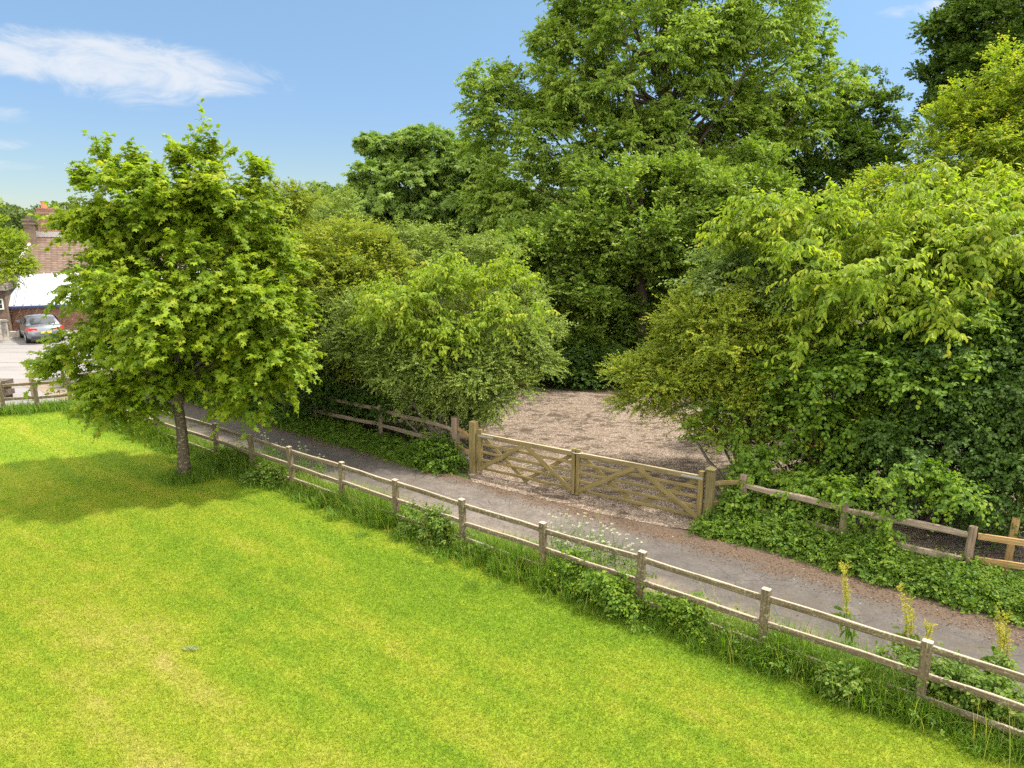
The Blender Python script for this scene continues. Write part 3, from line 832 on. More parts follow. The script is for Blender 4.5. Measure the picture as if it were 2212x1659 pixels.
make_tree("background_tree", "light green tree showing between the oak's trunk and the right hand shrubs", "tree", at(1560, 830, 38), [lobe(1560, 660, 38, 150, 170, 4), lobe(1700, 600, 38, 150, 150, 4), lobe(1850, 560, 38, 150, 130, 4)],
          "oak", L_HAZEL, 36, .9, .6, 30, .25, group=BIG, inner=.25, lscale=1.3)
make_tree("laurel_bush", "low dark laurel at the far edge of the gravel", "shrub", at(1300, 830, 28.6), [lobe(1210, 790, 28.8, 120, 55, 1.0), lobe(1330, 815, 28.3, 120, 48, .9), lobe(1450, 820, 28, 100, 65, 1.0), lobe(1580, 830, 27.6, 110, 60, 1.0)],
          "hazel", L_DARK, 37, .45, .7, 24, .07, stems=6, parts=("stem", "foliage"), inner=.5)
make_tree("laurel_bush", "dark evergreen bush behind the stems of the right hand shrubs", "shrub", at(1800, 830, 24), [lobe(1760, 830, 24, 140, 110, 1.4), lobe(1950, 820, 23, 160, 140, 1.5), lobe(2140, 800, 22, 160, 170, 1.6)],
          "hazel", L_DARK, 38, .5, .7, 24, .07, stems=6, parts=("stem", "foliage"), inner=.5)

# --- right of the gate
RG = "shrubs behind the right hand fence"
make_tree("hornbeam", "tall yellow green tree with orange shoot tips at the picture's right edge", "tree", at(2150, 830, 21),
          [lobe(2110, 320, 21, 85, 100, 1.4), lobe(2200, 280, 21, 75, 130, 1.5), lobe(2030, 375, 21, 65, 50, 1.1), lobe(2165, 185, 21, 20, 60, .5), lobe(2260, 330, 21, 110, 120, 1.9), lobe(1940, 410, 21, 55, 30, .8), lobe(2080, 240, 21, 14, 50, .35), lobe(2130, 430, 20.5, 120, 60, 1.4), lobe(2020, 300, 21, 12, 40, .3), lobe(1870, 440, 20.5, 40, 22, .6)],
          "oval", L_YEL, 41, .36, .62, 30, .16, group=RG, inner=.12, lift=.5, nlimb=40, tip=.5, shoots=60)
make_tree("cherry_tree", "large cherry with big drooping yellow green leaves behind the right hand fence", "tree", at(1900, 830, 16.0),
          [lobe(1840, 590, 16.4, 150, 60, 1.7), lobe(2070, 520, 16.4, 150, 75, 1.9), lobe(1700, 590, 16.6, 90, 40, 1.1), lobe(2090, 620, 15.4, 140, 50, 1.3), lobe(1960, 500, 16.6, 80, 45, 1.1), lobe(2090, 450, 17, 60, 30, .9), lobe(2190, 470, 16.6, 80, 50, 1.0), lobe(2150, 680, 15.0, 100, 50, 1.0), lobe(2060, 560, 15.8, 110, 50, 1.1), lobe(2010, 460, 17, 40, 24, .6),
           lobe(1820, 690, 15.8, 120, 45, 1.1), lobe(2200, 600, 16.0, 110, 110, 1.5), lobe(1640, 530, 17, 36, 14, .4), lobe(1720, 480, 17, 30, 16, .4), lobe(1830, 500, 16.6, 40, 22, .5), lobe(1980, 700, 15.3, 80, 30, .9), lobe(2170, 730, 14.9, 80, 40, .9), lobe(1740, 760, 15.6, 50, 24, .6), lobe(1930, 590, 16.2, 130, 60, 1.3)],
          "cherry", L_CHERRY, 42, .52, .46, 13, .10, M_BARKG, group=RG, inner=.06, lift=.0, nlimb=40, fork=.45, flat=.5, lscale=1.05, spray_len=.72, shoots=60)
make_tree("elm_bush", "pale grey green elm leaning left above the yellow hawthorn", "shrub", at(1640, 830, 18),
          [lobe(1590, 610, 18, 70, 70, 1.1), lobe(1700, 640, 17.8, 110, 100, 1.4), lobe(1560, 640, 18, 60, 65, .8), lobe(1650, 530, 18, 22, 50, .4), lobe(1545, 580, 18, 16, 30, .3)],
          "hazel", L_ELM, 43, .36, .66, 22, .07, M_BARKG, group=RG, stems=5, parts=("stem", "foliage"), inner=.3, lscale=.85, shoots=24)
make_tree("yellow_hawthorn", "yellowish fine leaved hawthorn overhanging the gravel right of the gate", "shrub", at(1620, 830, 16.6),
          [lobe(1560, 730, 17.2, 120, 95, 1.4), lobe(1425, 825, 17.6, 80, 66, 1.0), lobe(1510, 800, 17.4, 90, 80, 1.1), lobe(1640, 790, 16.8, 115, 105, 1.4), lobe(1490, 690, 17.4, 50, 48, .7), lobe(1360, 800, 17.8, 26, 20, .5), lobe(1385, 870, 17.7, 34, 24, .5), lobe(1455, 740, 17.5, 30, 20, .4), lobe(1600, 890, 16.6, 90, 60, .9), lobe(1500, 880, 17.0, 60, 40, .7), lobe(1560, 940, 16.4, 60, 40, .6)],
          "haw", L_HAWY, 44, .30, .46, 34, .06, M_BARKG, group=RG, stems=8, parts=("stem", "foliage"), inner=.4, lift=.0, tip=.4, flat=.6, shoots=70)
make_tree("hazel_bush", "hazel with scattered bright round leaves over dark stems right of the gate", "shrub", at(1800, 830, 15.7),
          [lobe(1760, 850, 15.8, 150, 125, 1.3), lobe(1930, 780, 15.4, 150, 130, 1.4), lobe(2080, 740, 14.9, 120, 80, 1.0), lobe(1650, 920, 16.0, 95, 75, 1.0), lobe(1870, 940, 15.4, 130, 75, 1.0)],
          "hazel", L_HAZEL, 45, .42, .6, 22, .06, group=RG, stems=12, parts=("stem", "foliage"), inner=.4, shoots=50)
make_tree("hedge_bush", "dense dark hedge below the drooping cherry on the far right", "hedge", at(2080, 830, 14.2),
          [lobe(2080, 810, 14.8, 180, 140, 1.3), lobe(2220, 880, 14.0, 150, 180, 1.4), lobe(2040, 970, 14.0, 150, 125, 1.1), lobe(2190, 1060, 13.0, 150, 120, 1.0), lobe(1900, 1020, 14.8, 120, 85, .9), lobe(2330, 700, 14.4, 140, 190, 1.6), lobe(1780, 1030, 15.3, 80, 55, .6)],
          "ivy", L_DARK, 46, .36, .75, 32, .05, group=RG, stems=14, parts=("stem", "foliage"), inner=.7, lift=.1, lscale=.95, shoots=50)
make_tree("hedge_bush", "leafy green growth climbing over the middle of the right hand fence", "hedge", G(1800, 1170),
          [lobe(1822, 1085, 13.05, 12, 60, .16), lobe(1960, 1040, 12.75, 70, 22, .22), lobe(1585, 1110, 14.3, 34, 48, .3), lobe(2050, 1075, 12.3, 50, 28, .22), lobe(1740, 1060, 14.2, 90, 50, .4), lobe(1640, 1040, 14.9, 60, 60, .45), lobe(1690, 1090, 14.3, 60, 20, .25), lobe(1925, 1130, 12.5, 14, 40, .14)],
          "ivy", L_HAZEL, 47, .26, .7, 18, .02, group=RG, stems=8, parts=("stem", "foliage"), inner=.5, lift=.1)

# --- left edge and background
make_tree("lime_tree", "yellow green tree hiding the cottage's left wing", "tree", at(-60, 830, 40), [lobe(-20, 560, 40, 66, 85, 2.0), lobe(-70, 520, 40, 60, 90, 2.2), lobe(18, 590, 39.6, 34, 38, .9), lobe(10, 530, 40, 40, 30, 1.0)],
          "oval", L_YEL, 51, .6, .66, 34, .16, inner=.2, lscale=1.3, shoots=16)
for (u, y, lab, mt, sd, vt, w) in [(60, 75, "grey green tree behind the cottage roof", L_FAR, 52, 470, 55), (15, 90, "round tree left of the cottage chimneys", L_FAR, 53, 462, 60), (190, 62, "dark tree behind the cottage right of its chimneys", L_OAK, 54, 470, 80),
                                   (420, 60, "bushy tree beyond the lane seen through the lawn maple", L_OLIVE, 55, 520, 110), (560, 52, "olive tree beyond the lane seen past the maple's right side", L_OLIVE, 56, 500, 90)]:
    c = at(u, vt + 50, y); k = y / FPX
    rz = (c[2] + 50 * k) * .42
    make_tree("background_tree", lab, "tree", (c[0], c[1]), [(np.array([c[0], c[1], c[2] + 50 * k - rz]), np.array([w * k, w * k, rz])), (np.array([c[0] + .5 * w * k, c[1], c[2] + 20 * k - rz]), np.array([w * k, w * k, rz]) * .7)],
              "oval", mt, sd, 1.0, .6, 20, .25, group="trees in the distance", inner=.3, lscale=3.0, nlimb=16)

# far wood on the hill
r = np.random.default_rng(61)
lob = []
for y0 in (100, 120, 145, 175, 215, 260, 320):
    n = int(60 + y0 * .25)
    for x in np.linspace(-y0 * 1.0, y0 * 1.0, n):
        x = x + r.normal(0, 2.5); y = y0 + r.normal(0, 6)
        hgt = r.uniform(5, 8.5); rad = r.uniform(3, 5.5)
        z = float(hill_z(np.array(x), np.array(y)))
        lob.append((np.array([x, y, z + hgt * .55]), np.array([rad, rad, hgt * .5])))
(pos, ax, nr, L, ti), _ = crown_arrays(lob, SPEC["far"], r, 1.9, .5, 12, .15, -.2, .7, .2, 1.0, .2, -5)
# each tree of the wood keeps one tone
o = link("far_wood", leaf_mesh("far_wood", pos, ax, nr, L * (.6 + pos[:, 1] / 260), .9, np.clip(ti * .6 + .25 * np.sin(pos[:, 0] * .23 + 2 * np.sin(pos[:, 1] * .11)) + .2, 0, 1), "kite"), None, L_FAR)
tag(o, "green woodland covering the far hillside", None, None, "stuff")


# ------------------------------------------------------------------ beams
def axes_matrix(p, x, up):
    x = Vector(x).normalized(); up = Vector(up)
    y = up.cross(x).normalized(); z = x.cross(y)
    M = Matrix((x, y, z)).transposed().to_4x4()
    M.translation = Vector(p)
    return M


def beam_mesh(name, L, w, h, seg=6, wob=.004, cham=.12, taper=0.0, point=0.0, seed=0):
    """a sawn or cleft timber: local X along, Y width, Z height, chamfered edges"""
    r = np.random.default_rng(seed)
    mb = MB()
    c = cham * min(w, h)
    prof = [(-w / 2 + c, -h / 2), (w / 2 - c, -h / 2), (w / 2, -h / 2 + c), (w / 2, h / 2 - c), (w / 2 - c, h / 2), (-w / 2 + c, h / 2), (-w / 2, h / 2 - c), (-w / 2, -h / 2 + c)]
    rings = []
    ph = r.uniform(0, 6.28, 4)
    for k in range(seg + 1):
        t = k / seg
        oy = wob * (math.sin(t * 5 + ph[0]) + .6 * math.sin(t * 11 + ph[1])); oz = wob * (math.sin(t * 4.3 + ph[2]) + .6 * math.sin(t * 9 + ph[3]))
        sc = 1 - taper * abs(2 * t - 1) ** 3
        for (y, z) in prof:
            rings.append((t * L, oy + y * sc + r.normal(0, wob * .25), oz + z * sc + r.normal(0, wob * .25)))
    fs = []
    for k in range(seg):
        for j in range(8):
            a, b2 = k * 8 + j, k * 8 + (j + 1) % 8
            fs.append((a, b2, b2 + 8, a + 8))
    fs.append(tuple(range(7, -1, -1)))
    if point:
        rings.append((L + point, 0, 0))
        e = len(rings) - 1
        for j in range(8): fs.append((seg * 8 + j, seg * 8 + (j + 1) % 8, e))
    else:
        fs.append(tuple(seg * 8 + j for j in range(8)))
    mb.add(rings, fs)
    return mb.mesh(name)


SEED = [100]


def beam(name, p0, p1, w, h, mat, parent, up=(0, 0, 1), **kw):
    p0, p1 = Vector(p0), Vector(p1)
    SEED[0] += 1
    me = beam_mesh(name, (p1 - p0).length, w, h, seed=SEED[0], **kw)
    o = link(name, me, parent, mat)
    M = axes_matrix(p0, p1 - p0, up)
    if parent is not None:
        M.translation = p0 - parent.location
        # parents carry a location only
    o.matrix_local = M
    return o


def post(name, p, hgt, w, d, mat, parent, face, lean=(0, 0), **kw):
    p = np.array([p[0], p[1], -.1])
    q = p + np.array([lean[0], lean[1], hgt + .1])
    return beam(name, p, q, w, d, mat, parent, up=(face[0], face[1], 0), seg=6, **kw)


# lane-side fence with three rails
fence = empty("post_and_rail_fence", fp(0), "long grey post and rail fence between lawn and lane", "fence")
rf = random.Random(5)
for i, s in enumerate(POSTS):
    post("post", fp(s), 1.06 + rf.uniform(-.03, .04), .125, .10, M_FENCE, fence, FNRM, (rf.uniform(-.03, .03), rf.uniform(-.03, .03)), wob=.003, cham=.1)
for i in range(len(POSTS) - 1):
    a, c = POSTS[i], POSTS[i + 1]
    for z, hh in ((.95, .095), (.57, .09), (.22, .085)):
        dz0, dz1 = rf.uniform(-.02, .02), rf.uniform(-.02, .02)
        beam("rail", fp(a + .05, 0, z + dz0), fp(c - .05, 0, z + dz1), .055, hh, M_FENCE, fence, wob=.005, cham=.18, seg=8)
# fence from the corner across the left edge of the lawn
lf = empty("post_and_rail_fence", CORNER, "short stretch of post and rail fence at the lawn's far left corner", "fence")
LN = np.array([-LDIR[1], LDIR[0]])
ls = [0.0]
dl = float(np.linalg.norm(LEFTP - CORNER))
nb = max(2, round(dl / 2.0))
ls = [dl * k / nb for k in range(nb + 3)]
for s in ls:
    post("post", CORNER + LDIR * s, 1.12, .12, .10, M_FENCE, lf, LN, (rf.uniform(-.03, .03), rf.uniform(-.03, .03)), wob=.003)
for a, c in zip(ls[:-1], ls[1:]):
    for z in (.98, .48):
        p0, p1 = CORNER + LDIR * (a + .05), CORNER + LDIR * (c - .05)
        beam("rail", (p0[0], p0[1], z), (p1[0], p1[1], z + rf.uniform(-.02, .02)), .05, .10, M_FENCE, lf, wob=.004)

# cleft fence left of the gate
gL, gM, gR = G(1024, 1020), G(1243, 1071), G(1529, 1136)
c0, c1, c2 = G(985, 1000), G(823, 950), G(683, 915)
cl = [c0, c1, c2]
d_ = (c2 - c1)
for k in range(1, 5): cl.append(c2 + d_ * k)
cf = empty("cleft_rail_fence", c0, "rustic two rail cleft fence running left from the gate under the hedge", "fence")
cdir = (c2 - c0) / np.linalg.norm(c2 - c0); cn = np.array([-cdir[1], cdir[0]])
for i, p in enumerate(cl):
    if i == 0:
        post("post", p, 1.30, .20, .17, M_OLDPOST, cf, cn, (.0, .0), wob=.005, cham=.2)
    else:
        post("post", p, 1.10, .13, .11, M_CLEFT, cf, cn, (rf.uniform(-.03, .03), 0), wob=.006, cham=.25)
for a, c in zip(cl[:-1], cl[1:]):
    for z in (.93, .48):
        dz = rf.uniform(-.04, .04)
        beam("rail", (a[0], a[1], z + dz), (c[0], c[1], z + rf.uniform(-.05, .05)), .07, .125, M_CLEFT, cf, wob=.015, cham=.3, taper=.25, seg=12)

# gate posts, infill and the pair of five-bar gates
gdir = (gR - gL) / np.linalg.norm(gR - gL); gn = np.array([-gdir[1], gdir[0], 0.0])
ge = empty("gate_post", gL, "stout golden gate post at the left end of the double gate", "gate post", "posts hanging the double gate")
post("post", gL, 1.38, .19, .18, M_GATE, ge, gn, wob=.002, cham=.08)
inf = empty("infill_fence", (c0 + gL) / 2, "two short golden rails between the reddish post and the left gate post", "fence")
for z in (.98, .50):
    beam("rail", c0 + np.array([.07, -.04, z]), gL + np.array([-.09, .06, z - .02]), .05, .10, M_NEWWOOD, inf, wob=.003)
gp2 = empty("gate_post", gR, "square gate post with sloped cap at the right end of the double gate", "gate post", "posts hanging the double gate")
post("post", gR, 1.27, .165, .16, M_GATETOP2, gp2, gn, wob=.002, cham=.08)
mb = MB()
w_ = .10
M = Matrix.Rotation(math.atan2(gdir[1], gdir[0]), 4, "Z")
vs = [M @ Vector(p) for p in ((-w_, -w_, 1.272), (w_, -w_, 1.272), (w_, w_, 1.272), (-w_, w_, 1.272), (-w_, -w_, 1.29), (w_, -w_, 1.29), (w_, w_, 1.29), (-w_, w_, 1.29), (0, 0, 1.35))]
mb.add(vs, [(3, 2, 1, 0), (0, 1, 5, 4), (1, 2, 6, 5), (2, 3, 7, 6), (3, 0, 4, 7), (4, 5, 8), (5, 6, 8), (6, 7, 8), (7, 4, 8)])
mb.build("cap", M_GATETOP2, gp2)


def field_gate(label, p0, p1, hinge_at_start):
    """leaf from p0 to p1 (on the ground), seen from its lane side"""
    p0, p1 = np.array(p0), np.array(p1)
    d = (p1 - p0) / np.linalg.norm(p1 - p0); L = float(np.linalg.norm(p1 - p0))
    n = np.array([d[1], -d[0], 0])
    if n[1] > 0: n = -n                                   # towards the lane
    g = empty("field_gate", p0, label, "gate", "pair of wooden field gates")

    def q(s, z, o=0.0): return p0 + d * s + n * o + np.array([0, 0, z])
    hi, me_ = (0.06, L - .05) if hinge_at_start else (L - .06, .05)
    beam("stile", q(hi, .07), q(hi, 1.20), .09, .115, M_GATE, g, up=tuple(d), cham=.1, wob=.001)
    beam("stile", q(me_, .05), q(me_, 1.17), .09, .095, M_GATE, g, up=tuple(d), cham=.1, wob=.001)
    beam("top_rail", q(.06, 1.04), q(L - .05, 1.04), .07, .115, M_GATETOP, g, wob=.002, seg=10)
    for z in (.815, .60, .385, .165):
        beam("bar", q(.07, z), q(L - .06, z), .030, .068, M_GATE, g, wob=.0015, seg=8)
    m = L / 2
    for (a, za, b2, zb) in ((.07, .14, m - .05, 1.0), (m + .05, 1.0, L - .07, .14)):
        beam("brace", q(a, za, .04), q(b2, zb, .04), .035, .112, M_GATE, g, wob=.001)
    for (a, za, b2, zb) in ((.12, 1.0, m + .04, .06), (m - .04, .06, L - .1, 1.0)):
        off = -.036 if b2 == m + .04 else -.068
        beam("brace", q(a, za, off), q(b2, zb, off), .03, .098, M_GATE, g, wob=.001)
    return g, q, L


la, lb = gL + gdir * .15, gM - gdir * .012
g1, q1, L1 = field_gate("left leaf of the double gate with paler lit top rail", la, lb, True)
g2, q2, L2 = field_gate("right leaf of the double gate with greyer lichened top rail", gM + gdir * .012, gR - gdir * .14, False)
# hinge straps on the ends of the leaves
beam("hinge_strap", q1(.02, 1.04, .042), q1(.5, 1.04, .042), .008, .045, M_STEEL, g1, wob=0)
beam("hinge_strap", q2(L2 - .5, 1.04, .042), q2(L2 - .02, 1.04, .042), .008, .045, M_STEEL, g2, wob=0)
# loop latch over both meeting stiles
mb = MB()
cc = gM; loop = []
for a in np.linspace(0, 2 * math.pi, 25):
    loop.append(np.array([0, 0, 1.085]) + gdir * .125 * math.cos(a) + gn * .075 * math.sin(a))
mb.tube(loop, .010, 6, False)
o = mb.build("gate_loop", M_STEEL, None, True, loc=tuple(cc)); tag(o, "galvanised loop over the two meeting gate stiles", "latch")

# right of the gate
r1, r2, r3, r4 = G(1600, 1132), G(1815, 1195), G(2085, 1255), G(2172, 1240)
inf2 = empty("infill_fence", (gR + r1) / 2, "two short rails between the capped gate post and the ivy clad post", "fence")
for z in (.95, .50):
    beam("rail", gR + np.array([.09, .04, z]), r1 + np.array([-.05, .03, z]), .05, .10, M_GATE, inf2, wob=.003)
rfn = empty("cleft_rail_fence", r1, "cleft fence half buried in greenery right of the gate", "fence")
rd_ = (r3 - r1) / np.linalg.norm(r3 - r1); rn = np.array([-rd_[1], rd_[0]])
for p, hh, ww in ((r1, 1.12, .15), (r2, 1.05, .13), (r3, 1.05, .13)):
    post("post", p, hh, ww, .12, M_OLDPOST, rfn, rn, (0, 0), wob=.006, cham=.25)
for a, c in ((r1, r2), (r2, r3)):
    for z in (.90, .42):
        beam("rail", (a[0], a[1], z), (c[0], c[1], z + rf.uniform(-.04, .02)), .07, .135, M_CLEFT2, rfn, wob=.013, cham=.3, taper=.25, seg=12)
of = empty("post_and_rail_fence", r4, "orange brown rail fence at the picture's right edge behind the nettles", "fence")
e4 = r4 + np.array([2.6, -1.75, 0])
post("post", r4, 1.10, .12, .10, M_NEWWOOD, of, rn, (.03, 0), wob=.004)
post("post", e4, 1.10, .12, .10, M_NEWWOOD, of, rn, (0, 0), wob=.004)
pr = r3 + np.array([.12, .02, 0])
for z in (.86, .42):
    beam("rail", (pr[0], pr[1], z), (e4[0], e4[1], z - .02), .05, .115, M_NEWWOOD, of, wob=.006, seg=8)

# boulder by the left gate post
def rock(name, loc, size, mat, seed, label, cat):
    r = np.random.default_rng(seed)
    nu, nv = 18, 11
    V, Fq = [], []
    for i in range(nv):
        th = math.pi * i / (nv - 1)
        for j in range(nu):
            ph = 2 * math.pi * j / nu
            d = np.array([math.sin(th) * math.cos(ph), math.sin(th) * math.sin(ph), math.cos(th)])
            k = 1 + .16 * math.sin(3 * d[0] + seed) * math.cos(4 * d[1]) + .10 * math.sin(7 * d[2] + 3 * d[0]) + r.normal(0, .018)
            V.append(d * k * np.array(size))
    for i in range(nv - 1):
        for j in range(nu):
            Fq.append((i * nu + j, (i + 1) * nu + j, (i + 1) * nu + (j + 1) % nu, i * nu + (j + 1) % nu))
    mb = MB(); mb.add(V, Fq)
    o = mb.build(name, mat, None, True, loc=loc)
    return tag(o, label, cat)


M_ROCK = plain("mossy_stone", (0.30, 0.27, 0.23), .9, .2, .45, 9)
p = G(1003, 1000)
rock("boulder", (p[0] + .02, p[1] - .02, .16), (.27, .22, .26), M_ROCK, 4, "grey boulder at the foot of the left gate post", "rock")

# board fence at the back of the yard
M_BOARD = wood_mat("board_fence_wood", (0.20, 0.10, 0.035), (0.34, 0.18, 0.07), (0.45, 0.26, 0.12))
bf = empty("board_fence", at(1070, 800, 28.4), "brown board fence panel glimpsed behind the drooping hawthorn", "fence")
bf.location.z = 0
mb = MB()
for k in range(14):
    mb.box(-1.4 + k * .2, -.012 + .006 * (k % 2), 0, -1.4 + k * .2 + .19, .012, 1.6)
mb.build("board_panel", M_BOARD, bf)
for x in (-1.5, 1.45):
    mb = MB(); mb.box(x, -.05, 0, x + .1, .05, 1.7); mb.build("post", M_BOARD, bf)

# small pink-gabled hutch behind the hedge
M_PINK = plain("pink_paint", (0.55, 0.25, 0.24), .6); M_RED = plain("red_felt", (0.25, 0.035, 0.03), .8, .2, .4)
hb = G(1838, 1040)
hu = empty("play_house", (hb[0], hb[1] + .4, 0), "small play hut with pink gable end and red roof behind the right hand hedge", "play house")
mb = MB()
prof = [(-.3, 0), (.3, 0), (.3, .55), (0, .85), (-.3, .55)]
mb.add([(.5, y, z) for y, z in prof] + [(-.9, y, z) for y, z in prof], [(0, 1, 2, 3, 4), (9, 8, 7, 6, 5), (0, 5, 6, 1), (1, 6, 7, 2), (4, 9, 5, 0)])
mb.build("wall", M_PINK, hu, rot=(0, 0, -.75))
mb = MB()
mb.add([(.53, -.36, .51), (.53, 0, .88), (-.93, 0, .88), (-.93, -.36, .51), (.53, -.36, .54), (.53, 0, .915), (-.93, 0, .915), (-.93, -.36, .54),
        (.53, .36, .51), (-.93, .36, .51), (.53, .36, .54), (-.93, .36, .54)],
       [(4, 5, 6, 7), (3, 2, 1, 0), (0, 4, 7, 3), (5, 10, 11, 6), (8, 1, 2, 9), (10, 8, 9, 11), (0, 1, 5, 4), (1, 8, 10, 5), (3, 7, 6, 2), (2, 6, 11, 9)])
mb.build("roof", M_RED, hu, rot=(0, 0, -.75))

# ------------------------------------------------------------------ cottage, car and roadside things
M_BRICK = brick_mat("red_brick", (0.22, 0.095, 0.058), (0.30, 0.15, 0.095), (0.30, 0.25, 0.20), 1.5)
M_BRICKD = brick_mat("brown_brick", (0.15, 0.10, 0.07), (0.20, 0.13, 0.09), (0.2, 0.17, 0.14))
M_TILE = brick_mat("clay_tiles", (0.135, 0.088, 0.064), (0.19, 0.135, 0.105), (0.05, 0.037, 0.028), 1.5)
M_TILED = brick_mat("grey_shade_tiles", (0.12, 0.10, 0.088), (0.17, 0.14, 0.12), (0.05, 0.043, 0.036), 1.9)
M_WROOF = plain("white_sheet_roof", (0.36, 0.385, 0.42), .35, .4, .04, 2)
M_NAVY = plain("navy_gutter", (0.02, 0.04, 0.14), .4)
M_WHITE = plain("white_paint", (0.78, 0.78, 0.76), .5, .4, .05)
M_GLASS = plain("dark_glass", (0.02, 0.025, 0.03), .08, .6, .1)
M_POT = plain("terracotta", (0.45, 0.17, 0.08), .8)
M_LEAD = plain("lead_flashing", (0.36, 0.32, 0.30), .7)
M_STONE = plain("pale_stone", (0.42, 0.38, 0.32), .9, .2, .3)
M_DSTONE = plain("dark_weathered_stone", (0.10, 0.08, 0.06), .95, .2, .6, 12)

HB = at(30, 718, 43.5)
cot = empty("cottage", (HB[0], 43.5, 0), "brick cottage with clay tiled roof, white lean-to roof and chimneys beyond the junction", "house")
cot.rotation_euler = (0, 0, R(26))
# local frame: x along the front, y away from the lane
mb = MB()
mb.box(0, 0, -.2, 13, .25, 1.75); mb.box(0, .25, -.2, .25, 3.6, 1.75)
mb.build("wall", M_BRICK, cot)
mb = MB()
# ribbed lean-to roof
nr_ = 30
for k in range(nr_):
    x0 = -.2 + 13.2 * k / nr_; x1 = x0 + 13.2 / nr_; xm = x0 + .06
    for (a, c, dz) in ((x0, xm, .07), (xm, x1, 0)):
        mb.add([(a, -.3, 1.70 + dz), (c, -.3, 1.70 + dz), (c, 3.2, 3.42 + dz), (a, 3.2, 3.42 + dz), (a, -.3, 1.66), (c, -.3, 1.66)], [(0, 1, 2, 3), (4, 5, 1, 0)])
mb.build("lean_to_roof", M_WROOF, cot)
mb = MB(); mb.box(-.2, -.40, 1.54, 13, -.31, 1.66); mb.build("gutter", M_NAVY, cot)
mb = MB(); mb.box(-.1, 3.3, 1.0, 13, 3.5, 3.5); mb.box(-.1, 3.5, 0, .1, 11, 3.4); mb.build("wall", M_BRICKD, cot)
# main tiled roof: front slope, hipped left end and back
mb = MB()
e = 3.35
A, B2, C2, D2 = (-.3, 3.1, e), (13.3, 3.1, e), (13.3, 7.4, e + 2.75), (1.0, 7.4, e + 2.75)
E2, F2 = (-.3, 11.3, e), (13.3, 11.3, e)
mb.add([A, B2, C2, D2], [(0, 1, 2, 3)])
mb.build("roof", M_TILE, cot)
mb = MB()
mb.add([A, D2, E2, F2, C2], [(0, 1, 2), (2, 1, 4, 3)])
ro = mb.build("roof", M_TILED, cot)  # left hip greyer than the front: its shade is put into the tile colour
mb = MB(); mb.tube([A, D2], .11, 6); mb.tube([D2, C2], .11, 6); mb.build("ridge_tiles", M_LEAD, cot)
mb = MB(); mb.box(1.15, 6.9, 5.2, 2.55, 7.9, 7.62); mb.box(1.08, 6.83, 7.30, 2.62, 7.97, 7.45); mb.box(1.12, 6.87, 7.63, 2.58, 7.93, 7.72)
ch = mb.build("chimney", M_BRICK, cot)
mb = MB(); mb.box(1.0, 6.75, 5.75, 2.7, 8.05, 6.12); mb.build("flashing", M_LEAD, ch)
mb = MB(); mb.tube([(1.6, 7.4, 7.7), (1.6, 7.4, 8.12), (1.6, 7.4, 8.19)], [.19, .17, .21], 12); mb.build("chimney_pot", M_POT, ch)
mb = MB(); mb.tube([(2.1, 7.4, 7.7), (2.1, 7.4, 8.02)], [.07, .07], 8); mb.build("flue", M_WHITE, ch)
mb = MB(); mb.box(.42, 6.1, 4.2, 1.02, 6.7, 6.85); mb.box(.35, 6.03, 6.86, 1.09, 6.77, 6.96); mb.box(.35, 6.03, 6.6, 1.09, 6.77, 6.68)
ch2 = mb.build("chimney", M_BRICKD, cot)
mb = MB(); mb.tube([(.72, 6.4, 6.9), (.72, 6.4, 7.2)], [.18, .15], 10); mb.build("chimney_pot", M_DSTONE, ch2)
# aerial
mb = MB(); mb.tube([(2.85, 7.4, 5.6), (2.85, 7.4, 7.9)], .025, 5); mb.tube([(2.85, 7.4, 6.6), (4.4, 7.4, 6.6)], .02, 5); mb.build("aerial", M_LEAD, cot)
# left wing with the white window
mb = MB(); mb.box(-6, -1.0, -.2, -.02, 5, 2.75); mb.build("wall", M_BRICKD, cot)
mb = MB(); mb.add([(-6.3, -1.3, 2.7), (.2, -1.3, 2.7), (.2, 2, 4.4), (-6.3, 2, 4.4), (.2, 5.3, 2.7), (-6.3, 5.3, 2.7)], [(0, 1, 2, 3), (3, 2, 4, 5), (1, 4, 2)]); mb.build("roof", M_TILED, cot)
mb = MB()
wx0, wx1, wz0, wz1 = -.78, -.14, 1.58, 2.22
for (a, c, e_, f) in ((wx0, wz0, wx1, wz0 + .07), (wx0, wz1 - .07, wx1, wz1), (wx0, wz0 + .07, wx0 + .07, wz1 - .07), (wx1 - .07, wz0 + .07, wx1, wz1 - .07), ((wx0 + wx1) / 2 - .02, wz0 + .07, (wx0 + wx1) / 2 + .02, wz1 - .07)):
    mb.box(a, -1.06, c, e_, -1.003, f)
mb.box(wx0 + .07, -1.05, (wz0 + wz1) / 2 - .02, (wx0 + wx1) / 2 - .02, -1.01, (wz0 + wz1) / 2 + .02); mb.box((wx0 + wx1) / 2 + .02, -1.05, (wz0 + wz1) / 2 - .02, wx1 - .07, -1.01, (wz0 + wz1) / 2 + .02)
wn = mb.build("window", M_WHITE, cot)
mb = MB(); mb.box(wx0 + .05, -1.03, wz0 + .05, wx1 - .05, -1.004, wz1 - .05); mb.build("pane", M_GLASS, wn)
